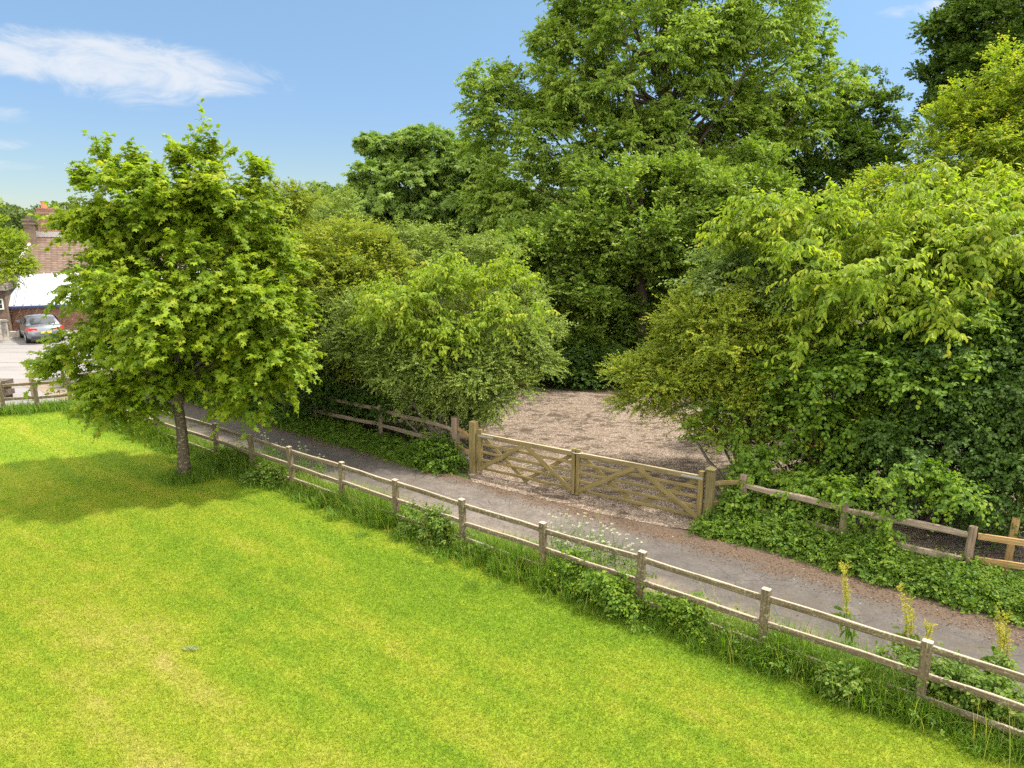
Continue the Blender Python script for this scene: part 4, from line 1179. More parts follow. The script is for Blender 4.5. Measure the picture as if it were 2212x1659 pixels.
# low edging and pier in front
pe = at(8, 722, 41.6)
mb = MB()
for k in range(9):
    mb.box(k * .42, -.12, -.05, k * .42 + .40, .12, .30 + .03 * ((k * 7) % 3))
o = mb.build("low_stone_edging", M_STONE, None, loc=(pe[0] - .3, 41.9, 0), rot=(0, 0, .1)); tag(o, "low pale stone edging under the cottage's brick wall", "wall")
mb = MB(); mb.box(-.28, -.28, 0, .28, .28, 1.05); mb.box(-.33, -.33, 1.05, .33, .33, 1.15)
o = mb.build("stone_pier", M_STONE, None, loc=(at(-2, 700, 40.8)[0], 40.8, 0)); tag(o, "square grey stone pier at the cottage corner by the picture's left edge", "pier")


# ------------------------------------------------------------------ car
def smooth_loft(secs, name, mat, parent):
    """secs: list of rings (equal length) -> closed smooth skin"""
    n = len(secs[0]); V = [p for s in secs for p in s]; Fq = []
    for i in range(len(secs) - 1):
        for j in range(n):
            Fq.append((i * n + j, i * n + (j + 1) % n, (i + 1) * n + (j + 1) % n, (i + 1) * n + j))
    Fq.append(tuple(range(n - 1, -1, -1))); Fq.append(tuple((len(secs) - 1) * n + j for j in range(n)))
    mb = MB(); mb.add(V, Fq)
    return mb.build(name, mat, parent, True)


m, nt, out = new_mat("silver_paint"); t = NT(nt)
t.bsdf(out, (0.15, 0.16, 0.175), .3, .5, None, .5, .6)
M_SILVER = m
M_TYRE = plain("tyre_rubber", (0.02, 0.02, 0.02), .85, .3)
M_ALLOY = plain("alloy_wheel", (0.4, 0.4, 0.41), .35, .5, .05, 6, .8)
M_TAIL = plain("red_lamp", (0.5, 0.02, 0.015), .2, .6, .1)
M_PLATE = plain("number_plate_yellow", (0.55, 0.42, 0.06), .5)
M_BLACKP = plain("black_plastic", (0.025, 0.025, 0.028), .5)
cp = G(103, 742)
car = empty("parked_car", (cp[0] - 2.2 * math.sin(R(40)), cp[1] + 2.2 * math.cos(R(40)), 0), "silver saloon car parked in front of the cottage, tail towards the lawn", "car")
car.rotation_euler = (0, 0, R(40))
# local: x right, y forward (away from camera), rear bumper at y=-2.2
prof_y = [(-2.28, .42, .62, .60), (-2.22, .30, .95, .80), (-2.0, .24, 1.02, .88), (-1.4, .22, 1.03, .91), (-.6, .20, .99, .92), (.4, .20, .97, .92), (1.2, .20, .95, .91), (1.9, .22, .85, .86), (2.2, .28, .72, .72), (2.28, .4, .6, .55)]
secs = []
for (y, z0, z1, hw) in prof_y:
    zc = z0 + .45 * (z1 - z0)
    secs.append([(-hw * .82, y, z0), (hw * .82, y, z0), (hw * .97, y, z0 + .08), (hw, y, zc), (hw * .95, y, z1 - .10), (hw * .84, y, z1 - .01), (0, y, z1 + .015), (-hw * .84, y, z1 - .01), (-hw * .95, y, z1 - .10), (-hw, y, zc), (-hw * .97, y, z0 + .08)])
smooth_loft(secs, "body", M_SILVER, car)
cab = [(-1.62, .98, 1.02, .74), (-1.0, .95, 1.34, .70), (-.5, .95, 1.43, .66), (.2, .95, 1.44, .66), (.75, .95, 1.33, .68), (1.35, .93, .98, .74)]
secs = []
for (y, z0, z1, hw) in cab:
    hb_ = .84
    secs.append([(-hb_, y, z0), (hb_, y, z0), (hw + (hb_ - hw) * .45, y, z0 + (z1 - z0) * .55), (hw * .96, y, z1 - .03), (0, y, z1 + .01), (-hw * .96, y, z1 - .03), (-hw - (hb_ - hw) * .45, y, z0 + (z1 - z0) * .55)])
smooth_loft(secs, "cabin", M_SILVER, car)
mb = MB(); mb.add([(-.62, -1.58, 1.075), (.62, -1.58, 1.075), (.54, -1.02, 1.365), (-.54, -1.02, 1.365)], [(0, 1, 2, 3)])
mb.add([(-.62, -1.56, 1.05), (.62, -1.56, 1.05)], [])
mb.build("rear_window", M_GLASS, car)
for s in (-1, 1):
    mb = MB()
    q = [(s * .835, -1.15, 1.04), (s * .835, .95, 1.02), (s * .765, .62, 1.27), (s * .74, .1, 1.345), (s * .74, -.5, 1.335), (s * .77, -.95, 1.25)]
    q2 = [(x + s * .02, y, z) for x, y, z in q]
    mb.add(q2, [tuple(range(6)) if s > 0 else tuple(range(5, -1, -1))])
    mb.build("side_window", M_GLASS, car)
    # tail lamp wrapping the corner
    mb = MB(); mb.add([(s * .40, -2.255, .74), (s * .78, -2.235, .76), (s * .78, -2.235, .92), (s * .42, -2.25, .88), (s * .90, -2.0, .80), (s * .885, -2.0, .93), (s * .40, -2.15, .74), (s * .42, -2.15, .88)],
                      [(0, 1, 2, 3), (1, 4, 5, 2), (3, 2, 7), (0, 6, 1), (0, 3, 7, 6)])
    mb.build("tail_light", M_TAIL, car)
    mb = MB(); mb.box(s * .93 - .09, .85, .98, s * .93 + .09, 1.02, 1.10); mb.build("wing_mirror", M_SILVER, car)
    for y in (-1.35, 1.4):
        mb = MB(); mb.tube([(s * .70, y, .32), (s * .72, y, .32), (s * .90, y, .32), (s * .93, y, .32)], [.27, .32, .32, .28], 20)
        w = mb.build("wheel", M_TYRE, car, False)
        mb = MB(); mb.tube([(s * .925, y, .32), (s * .94, y, .32)], [.21, .19], 14); mb.build("rim", M_ALLOY, w)
mb = MB(); mb.box(-.26, -2.315, .60, .26, -2.285, .71); mb.build("number_plate", M_PLATE, car)
mb = MB(); mb.box(-.72, -2.31, .24, .72, -2.16, .44); mb.build("rear_bumper_trim", M_BLACKP, car)

# yellow two-lobed marker by the lane end
ym = empty("yellow_marker", (*G(137, 838)[:2], 0), "yellow two-lobed board with dark spots beside the lane end behind the maple", "marker")
M_YEL2 = plain("yellow_board", (0.50, 0.25, 0.025), .6, .4, .15)
for s in (-1, 1):
    mb = MB()
    ring = [(s * .17 + .19 * math.cos(a), .0, 1.0 + .30 * math.sin(a)) for a in np.linspace(0, 2 * math.pi, 20, endpoint=False)]
    ang = s * .5
    fr = [(x, y - .012 + .10 * abs(x), z) for x, y, z in ring]; bk = [(x, y + .018 + .10 * abs(x), z) for x, y, z in ring]
    n = 20
    mb.add(fr + bk, [tuple(range(n)), tuple(range(2 * n - 1, n - 1, -1))] + [(k, n + k, n + (k + 1) % n, (k + 1) % n) for k in range(n)])
    lb_ = mb.build("board", M_YEL2, ym, loc=(0, 0, 0))
    mb = MB(); mb.tube([(s * .17, -.03, 1.06), (s * .17, .0, 1.06)], .055, 10); mb.build("spot", M_BLACKP, lb_)
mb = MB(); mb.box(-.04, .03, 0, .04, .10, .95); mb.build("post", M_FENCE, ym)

# weathered stone block at the lawn corner
sb = G(12, 875)
mb = MB()
rs = random.Random(3)
for k in range(4):
    for j in range(4):
        x0 = -1.75 + j * .42 + (.1 if k % 2 else 0)
        mb.box(x0, -.22 + rs.uniform(-.03, .03), k * .19, x0 + .40, .22, k * .19 + .18)
o = mb.build("dry_stone_wall", M_DSTONE, None, loc=(G(26, 862)[0], G(26, 862)[1], 0), rot=(0, 0, .05)); tag(o, "dark weathered dry stone wall end outside the lawn's left fence", "wall")
pl = G(34, 884)
o = beam_mesh("timber_stump_post", 1.0, .11, .11, seed=9)
o = link("timber_post", o, None, M_CLEFT, loc=(pl[0] - .2, pl[1] + 1.3, -.05), rot=(0, -math.pi / 2, 0)); tag(o, "single grey timber post at the end of the dark stone wall", "post")

# ------------------------------------------------------------------ grass and small plants
def lawn_blades(n, x0, x1, y0, y1, h, w, seed, test):
    r = np.random.default_rng(seed)
    x = r.uniform(x0, x1, n); y = r.uniform(y0, y1, n)
    ok = test(x, y); x, y = x[ok], y[ok]; n = len(x)
    a = r.uniform(0, 2 * math.pi, n); tl = r.uniform(.15, 1.25, n)
    hh = h * r.uniform(.45, 1.25, n)
    d = np.stack([np.cos(a) * np.sin(tl), np.sin(a) * np.sin(tl), np.cos(tl)], -1)
    s = np.stack([-np.sin(a), np.cos(a), np.zeros(n)], -1) * (w * r.uniform(.6, 1.3, n))[:, None]
    p = np.stack([x, y, np.zeros(n)], -1)
    V = np.stack([p - s, p + s, p + d * hh[:, None]], 1)
    return V, r.uniform(0, 1, n)


def in_view(x, y, m=60):
    # plants only where the place is open to the lens, with a margin on every side
    dz = -CAM_H
    c, s = math.cos(PITCH), math.sin(PITCH)
    zc = y * c - dz * s; xc = x; yc = y * s + dz * c
    u = CX + FPX * xc / np.maximum(zc, .1); v = CY - FPX * yc / np.maximum(zc, .1)
    return (zc > 1) & (u > -250 - m) & (u < 2450 + m) & (v < 1900)


def lawn_test(x, y):
    s, o_ = s_off(x, y)
    lx = (x - CORNER[0]) * LDIR[1] - (y - CORNER[1]) * LDIR[0]
    side = (0 - CORNER[0]) * LDIR[1] - (8 - CORNER[1]) * LDIR[0]
    return in_view(x, y) & (o_ < -.15) & (lx * side > 0)


fade = np.random.default_rng(5)
V1, t1 = lawn_blades(1150000, -12, 9, 6.2, 17.5, .055, .0042, 71, lambda x, y: lawn_test(x, y) & (y < fade.uniform(11.5, 17.5, len(y))))
V2, t2 = lawn_blades(520000, -26, 3, 10.5, 28, .058, .0055, 72, lambda x, y: lawn_test(x, y) & (y > fade.uniform(10.5, 16.5, len(y))))
V = np.concatenate([V1, V2]); tt = np.concatenate([t1, t2])
o = link("lawn_grass", np_mesh("lawn_grass", V.reshape(-1, 3), np.arange(len(V) * 3).reshape(-1, 3), tt), None, M_BLADE)
tag(o, "mown yellow green grass of the lawn", None, None, "stuff")

L_TALL = leaf_mat("grass_tall", [(0, (0.055, 0.12, 0.010)), (.4, (0.10, 0.19, 0.014)), (.75, (0.17, 0.25, 0.02)), (.92, (0.26, 0.27, 0.05)), (1, (0.40, 0.33, 0.14))], .45, .5, .25)


def tall_blades(px, py, h, w, r, bend=.8):
    """arching strips, 4 segments"""
    n = len(px); K = 5
    a = r.uniform(0, 2 * math.pi, n); bd = bend * r.uniform(.2, 1.5, n); hh = h * r.uniform(.45, 1.25, n)
    tl = r.uniform(0, .35, n)
    t = np.linspace(0, 1, K)[None]
    dirh = np.stack([np.cos(a), np.sin(a)], -1)
    out_ = (np.sin(tl)[:, None] * t + .55 * bd[:, None] * t ** 2) * hh[:, None]
    up = (t - .45 * bd[:, None] * t ** 2.2) * hh[:, None]
    ww = w * r.uniform(.6, 1.3, n)[:, None] * (1 - t ** 2) + .0006
    sx, sy = -np.sin(a), np.cos(a)
    cx = px[:, None] + dirh[:, :1] * out_; cy = py[:, None] + dirh[:, 1:] * out_
    Va = np.stack([cx - sx[:, None] * ww, cy - sy[:, None] * ww, up], -1); Vb = np.stack([cx + sx[:, None] * ww, cy + sy[:, None] * ww, up], -1)
    V = np.stack([Va, Vb], 2).reshape(n, K * 2, 3)
    f = np.array([(2 * k, 2 * k + 1, 2 * k + 3, 2 * k + 2) for k in range(K - 1)])
    F = (np.arange(n) * K * 2)[:, None, None] + f[None]
    return V.reshape(-1, 3), F.reshape(-1, 4), np.repeat(np.clip(r.beta(2, 2.6, n), 0, 1), K - 1)


def merge(parts):
    V, F, T, b = [], [], [], 0
    for v, f, t in parts:
        V.append(v); F.append(f + b); T.append(t); b += len(v)
    return np.concatenate(V), np.concatenate(F), np.concatenate(T)


r = np.random.default_rng(81)
# long grass under the fence: dense tussocks on both sides, uneven width
S0, S1 = POSTS[0] - 2, POSTS[-1] + 2
tuss_s = r.uniform(S0, S1, 1500)
tuss_o = r.normal(.06, .30, 1500)
cnt = r.integers(16, 80, 1500)
i = np.repeat(np.arange(1500), cnt)
sx = tuss_s[i] + r.normal(0, .10, len(i)); so = tuss_o[i] + r.normal(0, .09, len(i))
hs = (.24 + .30 * np.clip(np.sin(tuss_s * 1.3) * .5 + .5 + r.normal(0, .25, 1500), 0, 1.2))[i] * np.clip(1.25 - np.abs(so - .05) * 1.1, .35, 1.2)
P = PA[None] + FDIR[None] * sx[:, None] + FNRM[None] * so[:, None]
parts_ = [tall_blades(P[:, 0], P[:, 1], hs, .0055, r)]
# sparser on the lane side
n = 42000
sx = r.uniform(S0, S1, n); so = r.uniform(.1, 1.05, n) * (.75 + .3 * np.sin(sx * 1.1) * np.sin(sx * .37 + 1))
P = PA[None] + FDIR[None] * sx[:, None] + FNRM[None] * so[:, None]
parts_.append(tall_blades(P[:, 0], P[:, 1], np.full(n, .26) * np.clip(1.25 - so, .4, 1.1), .0045, r))
# left fence
n = 9000
q = r.uniform(-.5, dl + 6, n); qo = r.normal(0, .28, n)
P = CORNER[None, :2] + LDIR[None, :2] * q[:, None] + LN[None, :2] * qo[:, None]
parts_.append(tall_blades(P[:, 0], P[:, 1], np.full(n, .42), .007, r))
# around the maple's foot
n = 2600
a = r.uniform(0, 6.28, n); d = np.abs(r.normal(.3, .16, n)) + .08
mb_ = G(398, 1035)
parts_.append(tall_blades(mb_[0] + .12 + d * np.cos(a) * 1.1, mb_[1] + .05 + d * np.sin(a), np.full(n, .34) * np.clip(1.3 - d, .3, 1), .005, r, .6))
# grass and dead stalks on both banks across the lane
n = 5200
bt_ = r.uniform(0, 4, n); kk = np.minimum(bt_.astype(int), 3); bt_ = (bt_ - kk)[:, None]; bw_ = r.uniform(-.05, .9, (n, 1))
ga = np.array([G(1500, 1150)[:2], G(1680, 1185)[:2], G(1850, 1240)[:2], G(2020, 1290)[:2], G(2230, 1350)[:2]]); gb = np.array([r1[:2], r2[:2], (r2[:2] + r3[:2]) / 2, r3[:2], r3[:2] + np.array([1.6, -1.1])])
P = (ga[kk] * (1 - bt_) + ga[kk + 1] * bt_) * (1 - bw_) + (gb[kk] * (1 - bt_) + gb[kk + 1] * bt_) * bw_
parts_.append(tall_blades(P[:, 0], P[:, 1], np.full(n, .34), .0045, r, .9))
n = 6500
bt_ = r.uniform(0, 1, (n, 1)); P = (c0[:2] + np.array([-.3, -.75])) * (1 - bt_) + (cl[5][:2] + np.array([0, -.7])) * bt_ + r.normal(0, .2, (n, 2))
parts_.append(tall_blades(P[:, 0], P[:, 1], np.full(n, .30), .005, r, .9))
# tall bents and seed stalks above the rest
n = 2600
sx = r.uniform(S0, S1, n); so = r.normal(.12, .32, n)
P = PA[None] + FDIR[None] * sx[:, None] + FNRM[None] * so[:, None]
bt = tall_blades(P[:, 0], P[:, 1], r.uniform(.45, .85, n), .0028, r, .45)
parts_.append((bt[0], bt[1], np.full_like(bt[2], .93)))
V, F, T = merge(parts_)
o = link("verge_grass", np_mesh("verge_grass", V, F, T), None, L_TALL); tag(o, "long uncut grass along the fences and the maple's foot", None, None, "stuff")


# broad-leaved growth on the far bank of the lane
def ground_sprays(px, py, zmax, r, D=None):
    n = len(px)
    P = np.stack([px, py, zmax * r.uniform(.05, 1, n)], -1)
    d = nz(rand_dirs(r, n, .05) + np.array([0, -.25, .1]))
    return P, d


def along(a, b, n, r, w):
    t = r.uniform(0, 1, n)
    return a[0] + (b[0] - a[0]) * t + r.normal(0, w, n), a[1] + (b[1] - a[1]) * t + r.normal(0, w, n)


leafs = []
bank_curve_l = [(c0[:2] + np.array([-.15, -.55])), (c1[:2] + np.array([-.1, -.55])), (c2[:2] + np.array([0, -.55])), (cl[5][:2] + np.array([0, -.5]))]
for a, b2, n in ((bank_curve_l[0], bank_curve_l[1], 1100), (bank_curve_l[1], bank_curve_l[2], 1100), (bank_curve_l[2], bank_curve_l[3], 2600)):
    px, py = along(a, b2, n, r, .22)
    P, d = ground_sprays(px, py, .30 * np.clip(1.2 - r.uniform(0, 1, n), .2, 1), r)
    leafs.append(spray_leaves(P, d, SPEC["ivy"], r, .2, .95))
px, py = along(c0[:2] + np.array([-.75, .15]), c0[:2] + np.array([-.2, -.35]), 420, r, .22)
P, d = ground_sprays(px, py, .55, r); leafs.append(spray_leaves(P, d, SPEC["hazel"], r, .2, .8))
arr = [np.concatenate(x) for x in zip(*leafs)]
o = link("undergrowth", leaf_mesh("undergrowth", arr[0], arr[1], arr[2], arr[3], .8, arr[4], "oval"), None, L_NETTLE); tag(o, "low leafy undergrowth on the bank below the left cleft fence", None, None, "stuff")
leafs = []
ra = [G(1500, 1150)[:2], G(1680, 1185)[:2], G(1850, 1240)[:2], G(2020, 1290)[:2], G(2230, 1350)[:2]]
rb = [r1[:2] + np.array([0, .1]), r2[:2], (r2[:2] + r3[:2]) / 2, r3[:2], r3[:2] + np.array([1.6, -1.1])]
for k in range(4):
    n = 2600
    t = r.uniform(0, 1, n); w = r.uniform(0.04, 1.0, n)
    a = ra[k][None] * (1 - t[:, None]) + ra[k + 1][None] * t[:, None]; c = rb[k][None] * (1 - t[:, None]) + rb[k + 1][None] * t[:, None]
    q = a * (1 - w[:, None]) + c * w[:, None] + r.normal(0, .05, (n, 2))
    hmax = np.clip(.12 + .5 * w, 0, .55) * (.6 + .5 * np.sin(q[:, 0] * 3.1) * np.sin(q[:, 1] * 2.7))
    P, d = ground_sprays(q[:, 0], q[:, 1], np.maximum(hmax, .08), r)
    h_ = len(P) // 2
    leafs.append(spray_leaves(P[:h_], d[:h_], SPEC["ivy"], r, .2, 1.2))
    leafs.append(spray_leaves(P[h_:], d[h_:], SPEC["oval"], r, .35, .62))
arr = [np.concatenate(x) for x in zip(*leafs)]
o = link("undergrowth", leaf_mesh("undergrowth", arr[0], arr[1], arr[2], arr[3], .8, arr[4], "oval"), None, L_NETTLE); tag(o, "thick nettles and ground ivy below the right hand fence", None, None, "stuff")

# nettles, cleavers and bramble shoots tangled through the grass under the lane fence
px_, leafs = [], []
n = 1500
ss = r.uniform(S0, S1, n); dens_ = np.clip(.5 + .5 * np.sin(ss * .9 + .6) + .3 * np.sin(ss * 2.7), .05, 1.3)
ok = r.uniform(0, 1.1, n) < dens_
ss = ss[ok]; oo = r.normal(-.02, .22, len(ss)); hz_ = (.12 + .34 * dens_[ok]) * r.uniform(.3, 1, len(ss))
P = np.stack([PA[0] + FDIR[0] * ss + FNRM[0] * oo, PA[1] + FDIR[1] * ss + FNRM[1] * oo, hz_], -1)
sp = dict(SPEC["hazel"]); sp["spray"] = .2; sp["k"] = 7
e = spray_leaves(P, nz(rand_dirs(r, len(P), -.1) + np.array([0, -.2, .3])), sp, r, .3, .5)
o = link("undergrowth", leaf_mesh("undergrowth", e[0], e[1], e[2], e[3], .6, e[4], "oval"), None, L_BRAMBLE); tag(o, "nettles and leafy weeds tangled in the grass under the lane fence", None, None, "stuff")

# fallen leaves and twig crumbs along the lane's edges and over the yard
n = 9000
u_ = r.uniform(-14, 12, n); 
sx = r.uniform(S0, S1, n); so = np.where(r.uniform(0, 1, n) < .90, 2.95 + r.normal(0, .22, n), r.uniform(.3, 3, n))
P = PA[None] + FDIR[None] * sx[:, None] + FNRM[None] * so[:, None]
yx, yy = r.uniform(-1.2, 11, 5200), r.uniform(14, 27, 5200)
s_, o_ = s_off(yx, yy)
keep = o_ > 3.4
P = np.concatenate([P, np.stack([yx[keep], yy[keep]], -1)])
n = len(P)
a = r.uniform(0, 6.28, n)
ax = nz(np.stack([np.cos(a), np.sin(a), r.normal(0, .2, n)], -1)); nn = nz(np.stack([r.normal(0, .35, n), r.normal(0, .35, n), np.ones(n)], -1))
nn = nz(nn - ax * np.sum(ax * nn, -1, keepdims=True))
L_LIT = leaf_mat("dead_leaf", [(0, (0.045, 0.026, 0.016)), (.5, (0.12, 0.072, 0.045)), (.85, (0.24, 0.16, 0.09)), (1, (0.42, 0.36, 0.27))], .1, .8, .1)
o = link("leaf_litter", leaf_mesh("leaf_litter", np.concatenate([P, np.full((n, 1), .024)], 1), ax, nn, r.uniform(.015, .042, n), .6, r.beta(1.6, 2.2, n), "kite"), None, L_LIT)
tag(o, "brown fallen leaves along the lane edges and over the yard", None, None, "stuff")

# brambles in the fence line
for k, (u, v, rad, hgt, mt, lab) in enumerate([(935, 1168, .34, .55, L_BRAMBLE, "dark bramble clump with tiny white flowers under the fence's middle bays"),
                                              (1330, 1318, .36, .50, L_HAZEL, "green bramble sprawling below the fence post nearest the gate"),
                                              (1230, 1270, .26, .5, L_HAZEL, "upright leafy bramble against the fence post facing the gate's middle"),
                                              (2090, 1545, .55, .62, L_BRAMBLE, "pale bramble tangle at the foot of the nearest fence post"),
                                              (1815, 1503, .22, .28, L_BRAMBLE, "small bramble spray in the long grass between the two nearest posts"),
                                              (520, 1010, .4, .42, L_BRAMBLE, "shaded bramble behind the maple's trunk along the fence"),
                                              (590, 1045, .34, .38, L_BRAMBLE, "low dark bramble in the fence bay right of the maple's trunk"),
                                              (1480, 1360, .25, .45, L_HAZEL, "leafy sprig tangled in the fence bay before the second nearest post")]):
    b = G(u, v)
    n = int(500 * rad / .4)
    # a handful of arching canes, each carrying its own leaf sprays
    nc = int(16 + 20 * rad)
    ca = r.uniform(0, 6.28, nc); cl2 = rad * r.uniform(.6, 2.0, nc); ch_ = hgt * r.uniform(.45, 1.25, nc)
    cx, cy = b[0] + r.normal(0, rad * .45, nc), b[1] + r.normal(0, rad * .35, nc)
    j = r.integers(0, nc, n); tt_ = r.uniform(.1, 1, n)
    along_ = (np.cos(ca[j]) * FDIR[0] * 1.5 + np.cos(ca[j]) * .2, np.cos(ca[j]) * FDIR[1] * 1.5 + np.sin(ca[j]) * .7)
    px, py = cx[j] + along_[0] * cl2[j] * tt_ * .55, cy[j] + along_[1] * cl2[j] * tt_ * .55
    P = np.stack([px, py, np.maximum(.03, ch_[j] * (1 - (2 * tt_ - .9) ** 2 * .85) * r.uniform(.75, 1.05, n))], -1) + r.normal(0, .03, (n, 3))
    dd = nz(rand_dirs(r, n, -.1) + np.array([0, -.2, .2]))
    sp = dict(SPEC["hazel"]); sp["spray"] = .22; sp["k"] = 7
    e = spray_leaves(P, dd, sp, r, .3, .62)
    o = link("bramble", leaf_mesh("bramble", e[0] - b, e[1], e[2], e[3], .75, e[4], "oval"), None, mt, loc=tuple(b)); tag(o, lab, "bramble", "brambles along the fence")

# umbellifers in flower
M_STEM = plain("green_stem", (0.12, 0.19, 0.04), .7, .2, .2)
M_UMB = plain("white_blossom", (0.36, 0.38, 0.22), .8, .2, .12, 30)


def cow_parsley(b, h, seed, label, group):
    r = np.random.default_rng(seed)
    root = empty("cow_parsley", b, label, "wildflower", group)
    mb, fl = MB(), []
    tops = []
    top = np.array([r.normal(0, .05), r.normal(0, .05), h])
    mb.tube([(0, 0, 0), top * .5 + np.array([r.normal(0, .02), r.normal(0, .02), 0]), top], [.006, .005, .0035], 5, False)
    for k in range(r.integers(4, 8)):
        z = h * r.uniform(.35, .75); a = r.uniform(0, 6.28); L = h * r.uniform(.25, .45)
        s = top * (z / h); e = s + np.array([math.cos(a) * L * .55, math.sin(a) * L * .55, L])
        mb.tube([s, (s + e) / 2 + np.array([0, 0, -.02]), e], [.004, .0035, .003], 4, False); tops.append(e)
    tops.append(top)
    mb.build("stem", M_STEM, root)
    fb = MB()
    for e in tops:
        R0 = r.uniform(.02, .045)
        for q in range(9):
            a = q * 2.4; d = R0 * math.sqrt(q / 9)
            c = e + np.array([d * math.cos(a), d * math.sin(a), .02 - d * .2 + r.normal(0, .004)])
            rr_ = r.uniform(.005, .009)
            fb.add([c + rr_ * np.array([math.cos(w), math.sin(w), r.normal(0, .25)]) for w in np.linspace(0, 6.28, 6, endpoint=False)] , [tuple(range(6))])
    fb.build("flower_head", M_UMB, root)
    n = 60
    P = np.stack([r.normal(0, .09, n), r.normal(0, .09, n), r.uniform(.05, h * .6, n)], -1)
    sp = dict(SPEC["haw"]); sp["spray"] = .2; sp["k"] = 9; sp["W"] = .5
    e = spray_leaves(P, rand_dirs(r, n, -.1), sp, r, .2, .75)
    link("foliage", leaf_mesh("foliage", e[0], e[1], e[2], e[3], .5, e[4], "kite"), root, L_NETTLE)


cps = [(1190, 1225, .9), (1215, 1215, 1.0), (1245, 1225, 1.05), (1275, 1232, 1.0), (1300, 1240, 1.0), (1330, 1245, .9), (1260, 1250, .8), (1225, 1240, .75), (1205, 1250, .8), (1290, 1262, .8), (1360, 1255, .75),
       (600, 1010, .7), (655, 1028, .75), (585, 995, .7), (690, 1035, .6)]
for k, (u, v, h) in enumerate(cps):
    near = u > 1000
    cow_parsley(tuple(G(u, v)), h, 900 + k, "frothy white cow parsley behind the fence in front of the gate" if near else "sparse cow parsley at the lane edge right of the maple's trunk",
                "cow parsley in front of the gate" if near else "cow parsley near the maple")

# seeding docks on the lane verge
L_DOCK = leaf_mat("dock_seed", [(0, (0.20, 0.21, 0.02)), (.5, (0.33, 0.30, 0.035)), (1, (0.40, 0.25, 0.05))], .35, .6, .2)


def dock(b, h, n_st, seed, label):
    r = np.random.default_rng(seed)
    root = empty("dock_plant", b, label, "weed", "seeding docks between fence and lane")
    mb = MB(); Ps, Ds, Pl, Dl = [], [], [], []
    for k in range(n_st):
        hh = h * r.uniform(.6, 1.05); lean_ = np.array([r.normal(-.02, .12), r.normal(0, .12), 0])
        base_ = np.array([r.normal(0, .05), r.normal(0, .05), 0])
        pts = [base_ + lean_ * t * t * hh + np.array([0, 0, hh * t]) for t in np.linspace(0, 1, 6)]
        mb.tube(pts, [.007 * (1 - .6 * t) for t in np.linspace(0, 1, 6)], 5, False)
        m_ = int(34 * hh)
        for t in r.uniform(.4, 1.0, m_):
            Ps.append(base_ + lean_ * t * t * hh + np.array([0, 0, hh * t])); a = r.uniform(0, 6.28); Ds.append([math.cos(a) * .55, math.sin(a) * .55, .8])
        sp = dict(SPEC["haw"]); sp["spray"] = .11; sp["k"] = 9
        e = spray_leaves(np.array(Ps), nz(np.array(Ds)), sp, r, .3, .42); Ps, Ds = [], []
        link("seed_head", leaf_mesh("seed_head", e[0], e[1], e[2], e[3], .9, e[4], "kite"), root, L_DOCK)
        for t in r.uniform(.05, .45, 7):
            Pl.append(base_ + lean_ * t * t * hh + np.array([0, 0, hh * t])); a = r.uniform(0, 6.28); Dl.append([math.cos(a), math.sin(a), .4])
    mb.build("stem", M_STEM, root)
    sp = dict(SPEC["cherry"]); sp["spray"] = .12; sp["k"] = 3
    e = spray_leaves(np.array(Pl), nz(np.array(Dl)), sp, r, .2, 1.3)
    link("foliage", leaf_mesh("foliage", e[0], e[1], e[2], e[3], .3, e[4], "oval"), root, L_NETTLE)


for k, (u, v, h, ns, lab) in enumerate([(1825, 1400, 1.5, 2, "tall thin dock leaning left between the two nearest fence posts"), (1960, 1425, 1.15, 3, "bushy dock just behind the nearest fence post"),
                                       (1990, 1440, .85, 2, "short reddish dock beside the bushy one at the nearest post"), (2150, 1470, 1.2, 5, "thick yellowish dock at the picture's right edge")]):
    dock(tuple(G(u, v)), h, ns, 300 + k, lab)

# the fallen sprig on the lawn
b = G(392, 1406)
P = np.array([[0, 0, .05], [.05, .01, .05], [.11, .0, .05], [.16, .01, .05]]); D = np.array([[1, .2, .15]] * 4)
sp = dict(SPEC["oval"]); sp["spray"] = .08; sp["k"] = 5
e = spray_leaves(P, nz(D), sp, r, .2, .7)
L_SPRIG = leaf_mat("leaf_silvery", [(0, (0.14, 0.18, 0.08)), (1, (0.24, 0.29, 0.15))], .2)
o = link("fallen_sprig", leaf_mesh("fallen_sprig", e[0], e[1], e[2], e[3], .45, e[4], "oval"), None, L_SPRIG, loc=tuple(b)); tag(o, "small silvery sprig lying on the lawn", "twig")

# ------------------------------------------------------------------ light and sky
SUN_EL, SUN_AZ = R(59), math.atan2(1.0, .10)            # azimuth clockwise from +Y
d = Vector((math.sin(SUN_AZ) * math.cos(SUN_EL), math.cos(SUN_AZ) * math.cos(SUN_EL), math.sin(SUN_EL)))
sun = bpy.data.lights.new("sun", "SUN"); sun.energy = 2.8; sun.angle = R(2.5); sun.color = (1.0, .95, .86)
so_ = bpy.data.objects.new("sun", sun); COL.objects.link(so_); so_.rotation_euler = d.to_track_quat("Z", "Y").to_euler(); so_.location = (0, 0, 60)
W = bpy.data.worlds.new("World"); SC.world = W; W.use_nodes = True
nt = W.node_tree; nt.nodes.clear(); t = NT(nt)
out = t.n("ShaderNodeOutputWorld")
sky = t.n("ShaderNodeTexSky", sky_type="NISHITA"); sky.sun_disc = False; sky.sun_elevation = SUN_EL; sky.sun_rotation = SUN_AZ
sky.air_density = 1.0; sky.dust_density = 0.15; sky.ozone_density = 1.6; sky.altitude = 300
bg = t.n("ShaderNodeBackground"); bg.inputs[1].default_value = .062
tc = t.n("ShaderNodeTexCoord"); sep = t.n("ShaderNodeSeparateXYZ"); t.l(tc.outputs["Generated"], sep.inputs[0])
az = t.math("ARCTAN2", sep.outputs[0], sep.outputs[1]); el = t.math("ARCSINE", sep.outputs[2])
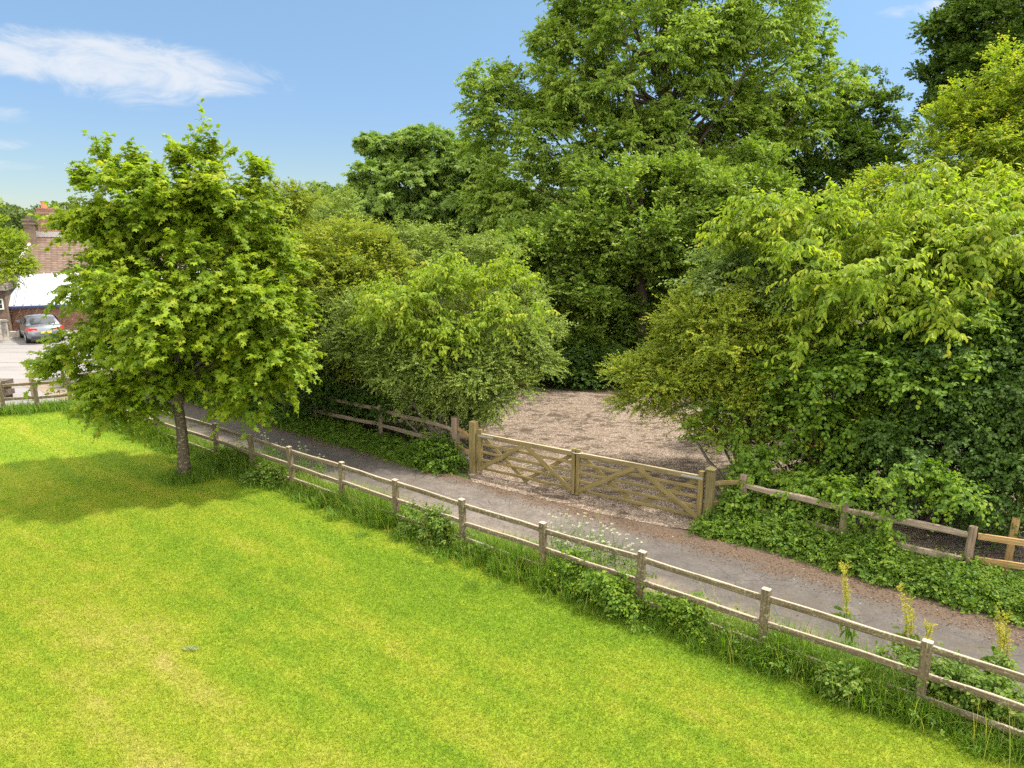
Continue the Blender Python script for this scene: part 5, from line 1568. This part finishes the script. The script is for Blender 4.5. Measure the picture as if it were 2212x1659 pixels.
cb = t.n("ShaderNodeCombineXYZ"); t.l(az, cb.inputs[0]); t.l(t.math("MULTIPLY", el, 2.6), cb.inputs[1])
n1 = t.noise(cb.outputs[0], 11.0, 12, .70, .9); n2 = t.noise(cb.outputs[0], 3.0, 4, .5)


def ell(a0, e0, ra_, re_, tilt=0.0):
    dx = t.math("SUBTRACT", az, a0); dy = t.math("SUBTRACT", el, e0)
    dy = t.math("SUBTRACT", dy, t.math("MULTIPLY", dx, tilt))
    q = t.math("ADD", t.math("POWER", t.math("ABSOLUTE", t.math("DIVIDE", dx, ra_)), 2.0), t.math("POWER", t.math("ABSOLUTE", t.math("DIVIDE", dy, re_)), 2.0))
    return t.mr(q, 1.0, .0)


def azel(u, v):
    q = ray(u, v); q = q / np.linalg.norm(q); return math.atan2(q[0], q[1]), math.asin(q[2])


masks = None
for (u, v, ru, rv, tilt, k) in [(270, 140, 480, 74, -.03, 1.0), (60, 120, 330, 60, 0, .95), (300, 175, 240, 80, 0, .75), (0, 245, 110, 26, 0, .6), (0, 310, 110, 20, 0, .6), (0, 357, 150, 18, 0, .7), (0, 425, 60, 10, 0, .5), (2000, 18, 170, 22, 0, .6)]:
    a0, e0 = azel(u, v)
    m_ = t.math("MULTIPLY", ell(a0, e0, ru / FPX * math.cos(a0) ** 2, rv / FPX * math.cos(a0), tilt), k)
    masks = m_ if masks is None else t.math("MAXIMUM", masks, m_)
cl_ = t.math("MULTIPLY", t.mr(t.math("ADD", t.math("MULTIPLY", n1, .75), t.math("MULTIPLY", masks, .42)), .515, .84), t.mr(masks, .02, .60))
hz = t.ramp(t.mr(el, -.02, .42), [(0, (.55, .60, .66)), (.35, (.68, .75, .84)), (.75, (.90, .97, .95)), (1, (.95, 1.02, .97))])
t.l(t.mix(1.0, sky.outputs[0], hz, "MULTIPLY"), bg.inputs[0])
bgc = t.n("ShaderNodeBackground"); bgc.inputs[0].default_value = (.93, .96, 1.0, 1); bgc.inputs[1].default_value = .33
mx = t.n("ShaderNodeMixShader"); # bright broken cloud added out of view, overhead and behind the camera, as fill
nb_ = t.noise(tc.outputs["Generated"], 2.2, 6, .6)
over = t.math("MAXIMUM", t.mr(el, R(32), R(46)), t.mr(sep.outputs[1], -.05, -.35))
fill_cl = t.math("MULTIPLY", t.mr(nb_, .28, .48), over)
bgh = t.n("ShaderNodeBackground"); bgh.inputs[0].default_value = (1, .98, .95, 1); bgh.inputs[1].default_value = 1.18
mh = t.n("ShaderNodeMixShader"); t.l(fill_cl, mh.inputs[0]); t.l(bg.outputs[0], mh.inputs[1]); t.l(bgh.outputs[0], mh.inputs[2])
t.l(t.math("MULTIPLY", cl_, .8), mx.inputs[0]); t.l(mh.outputs[0], mx.inputs[1]); t.l(bgc.outputs[0], mx.inputs[2])
t.l(mx.outputs[0], out.inputs[0])

# ------------------------------------------------------------------ render settings
SC.view_settings.view_transform = "Standard"; SC.view_settings.look = "None"; SC.view_settings.exposure = 1.55; SC.view_settings.gamma = 1.0
c = SC.cycles
c.max_bounces = 5; c.diffuse_bounces = 3; c.glossy_bounces = 1; c.transmission_bounces = 3; c.transparent_max_bounces = 4
c.use_denoising = False; c.denoiser = "OPENIMAGEDENOISE"; c.denoising_input_passes = "RGB_ALBEDO_NORMAL"; c.denoising_prefilter = "ACCURATE"
c.use_adaptive_sampling = True; c.adaptive_threshold = .012
c.caustics_reflective = False; c.caustics_refractive = False
SC.render.film_transparent = False
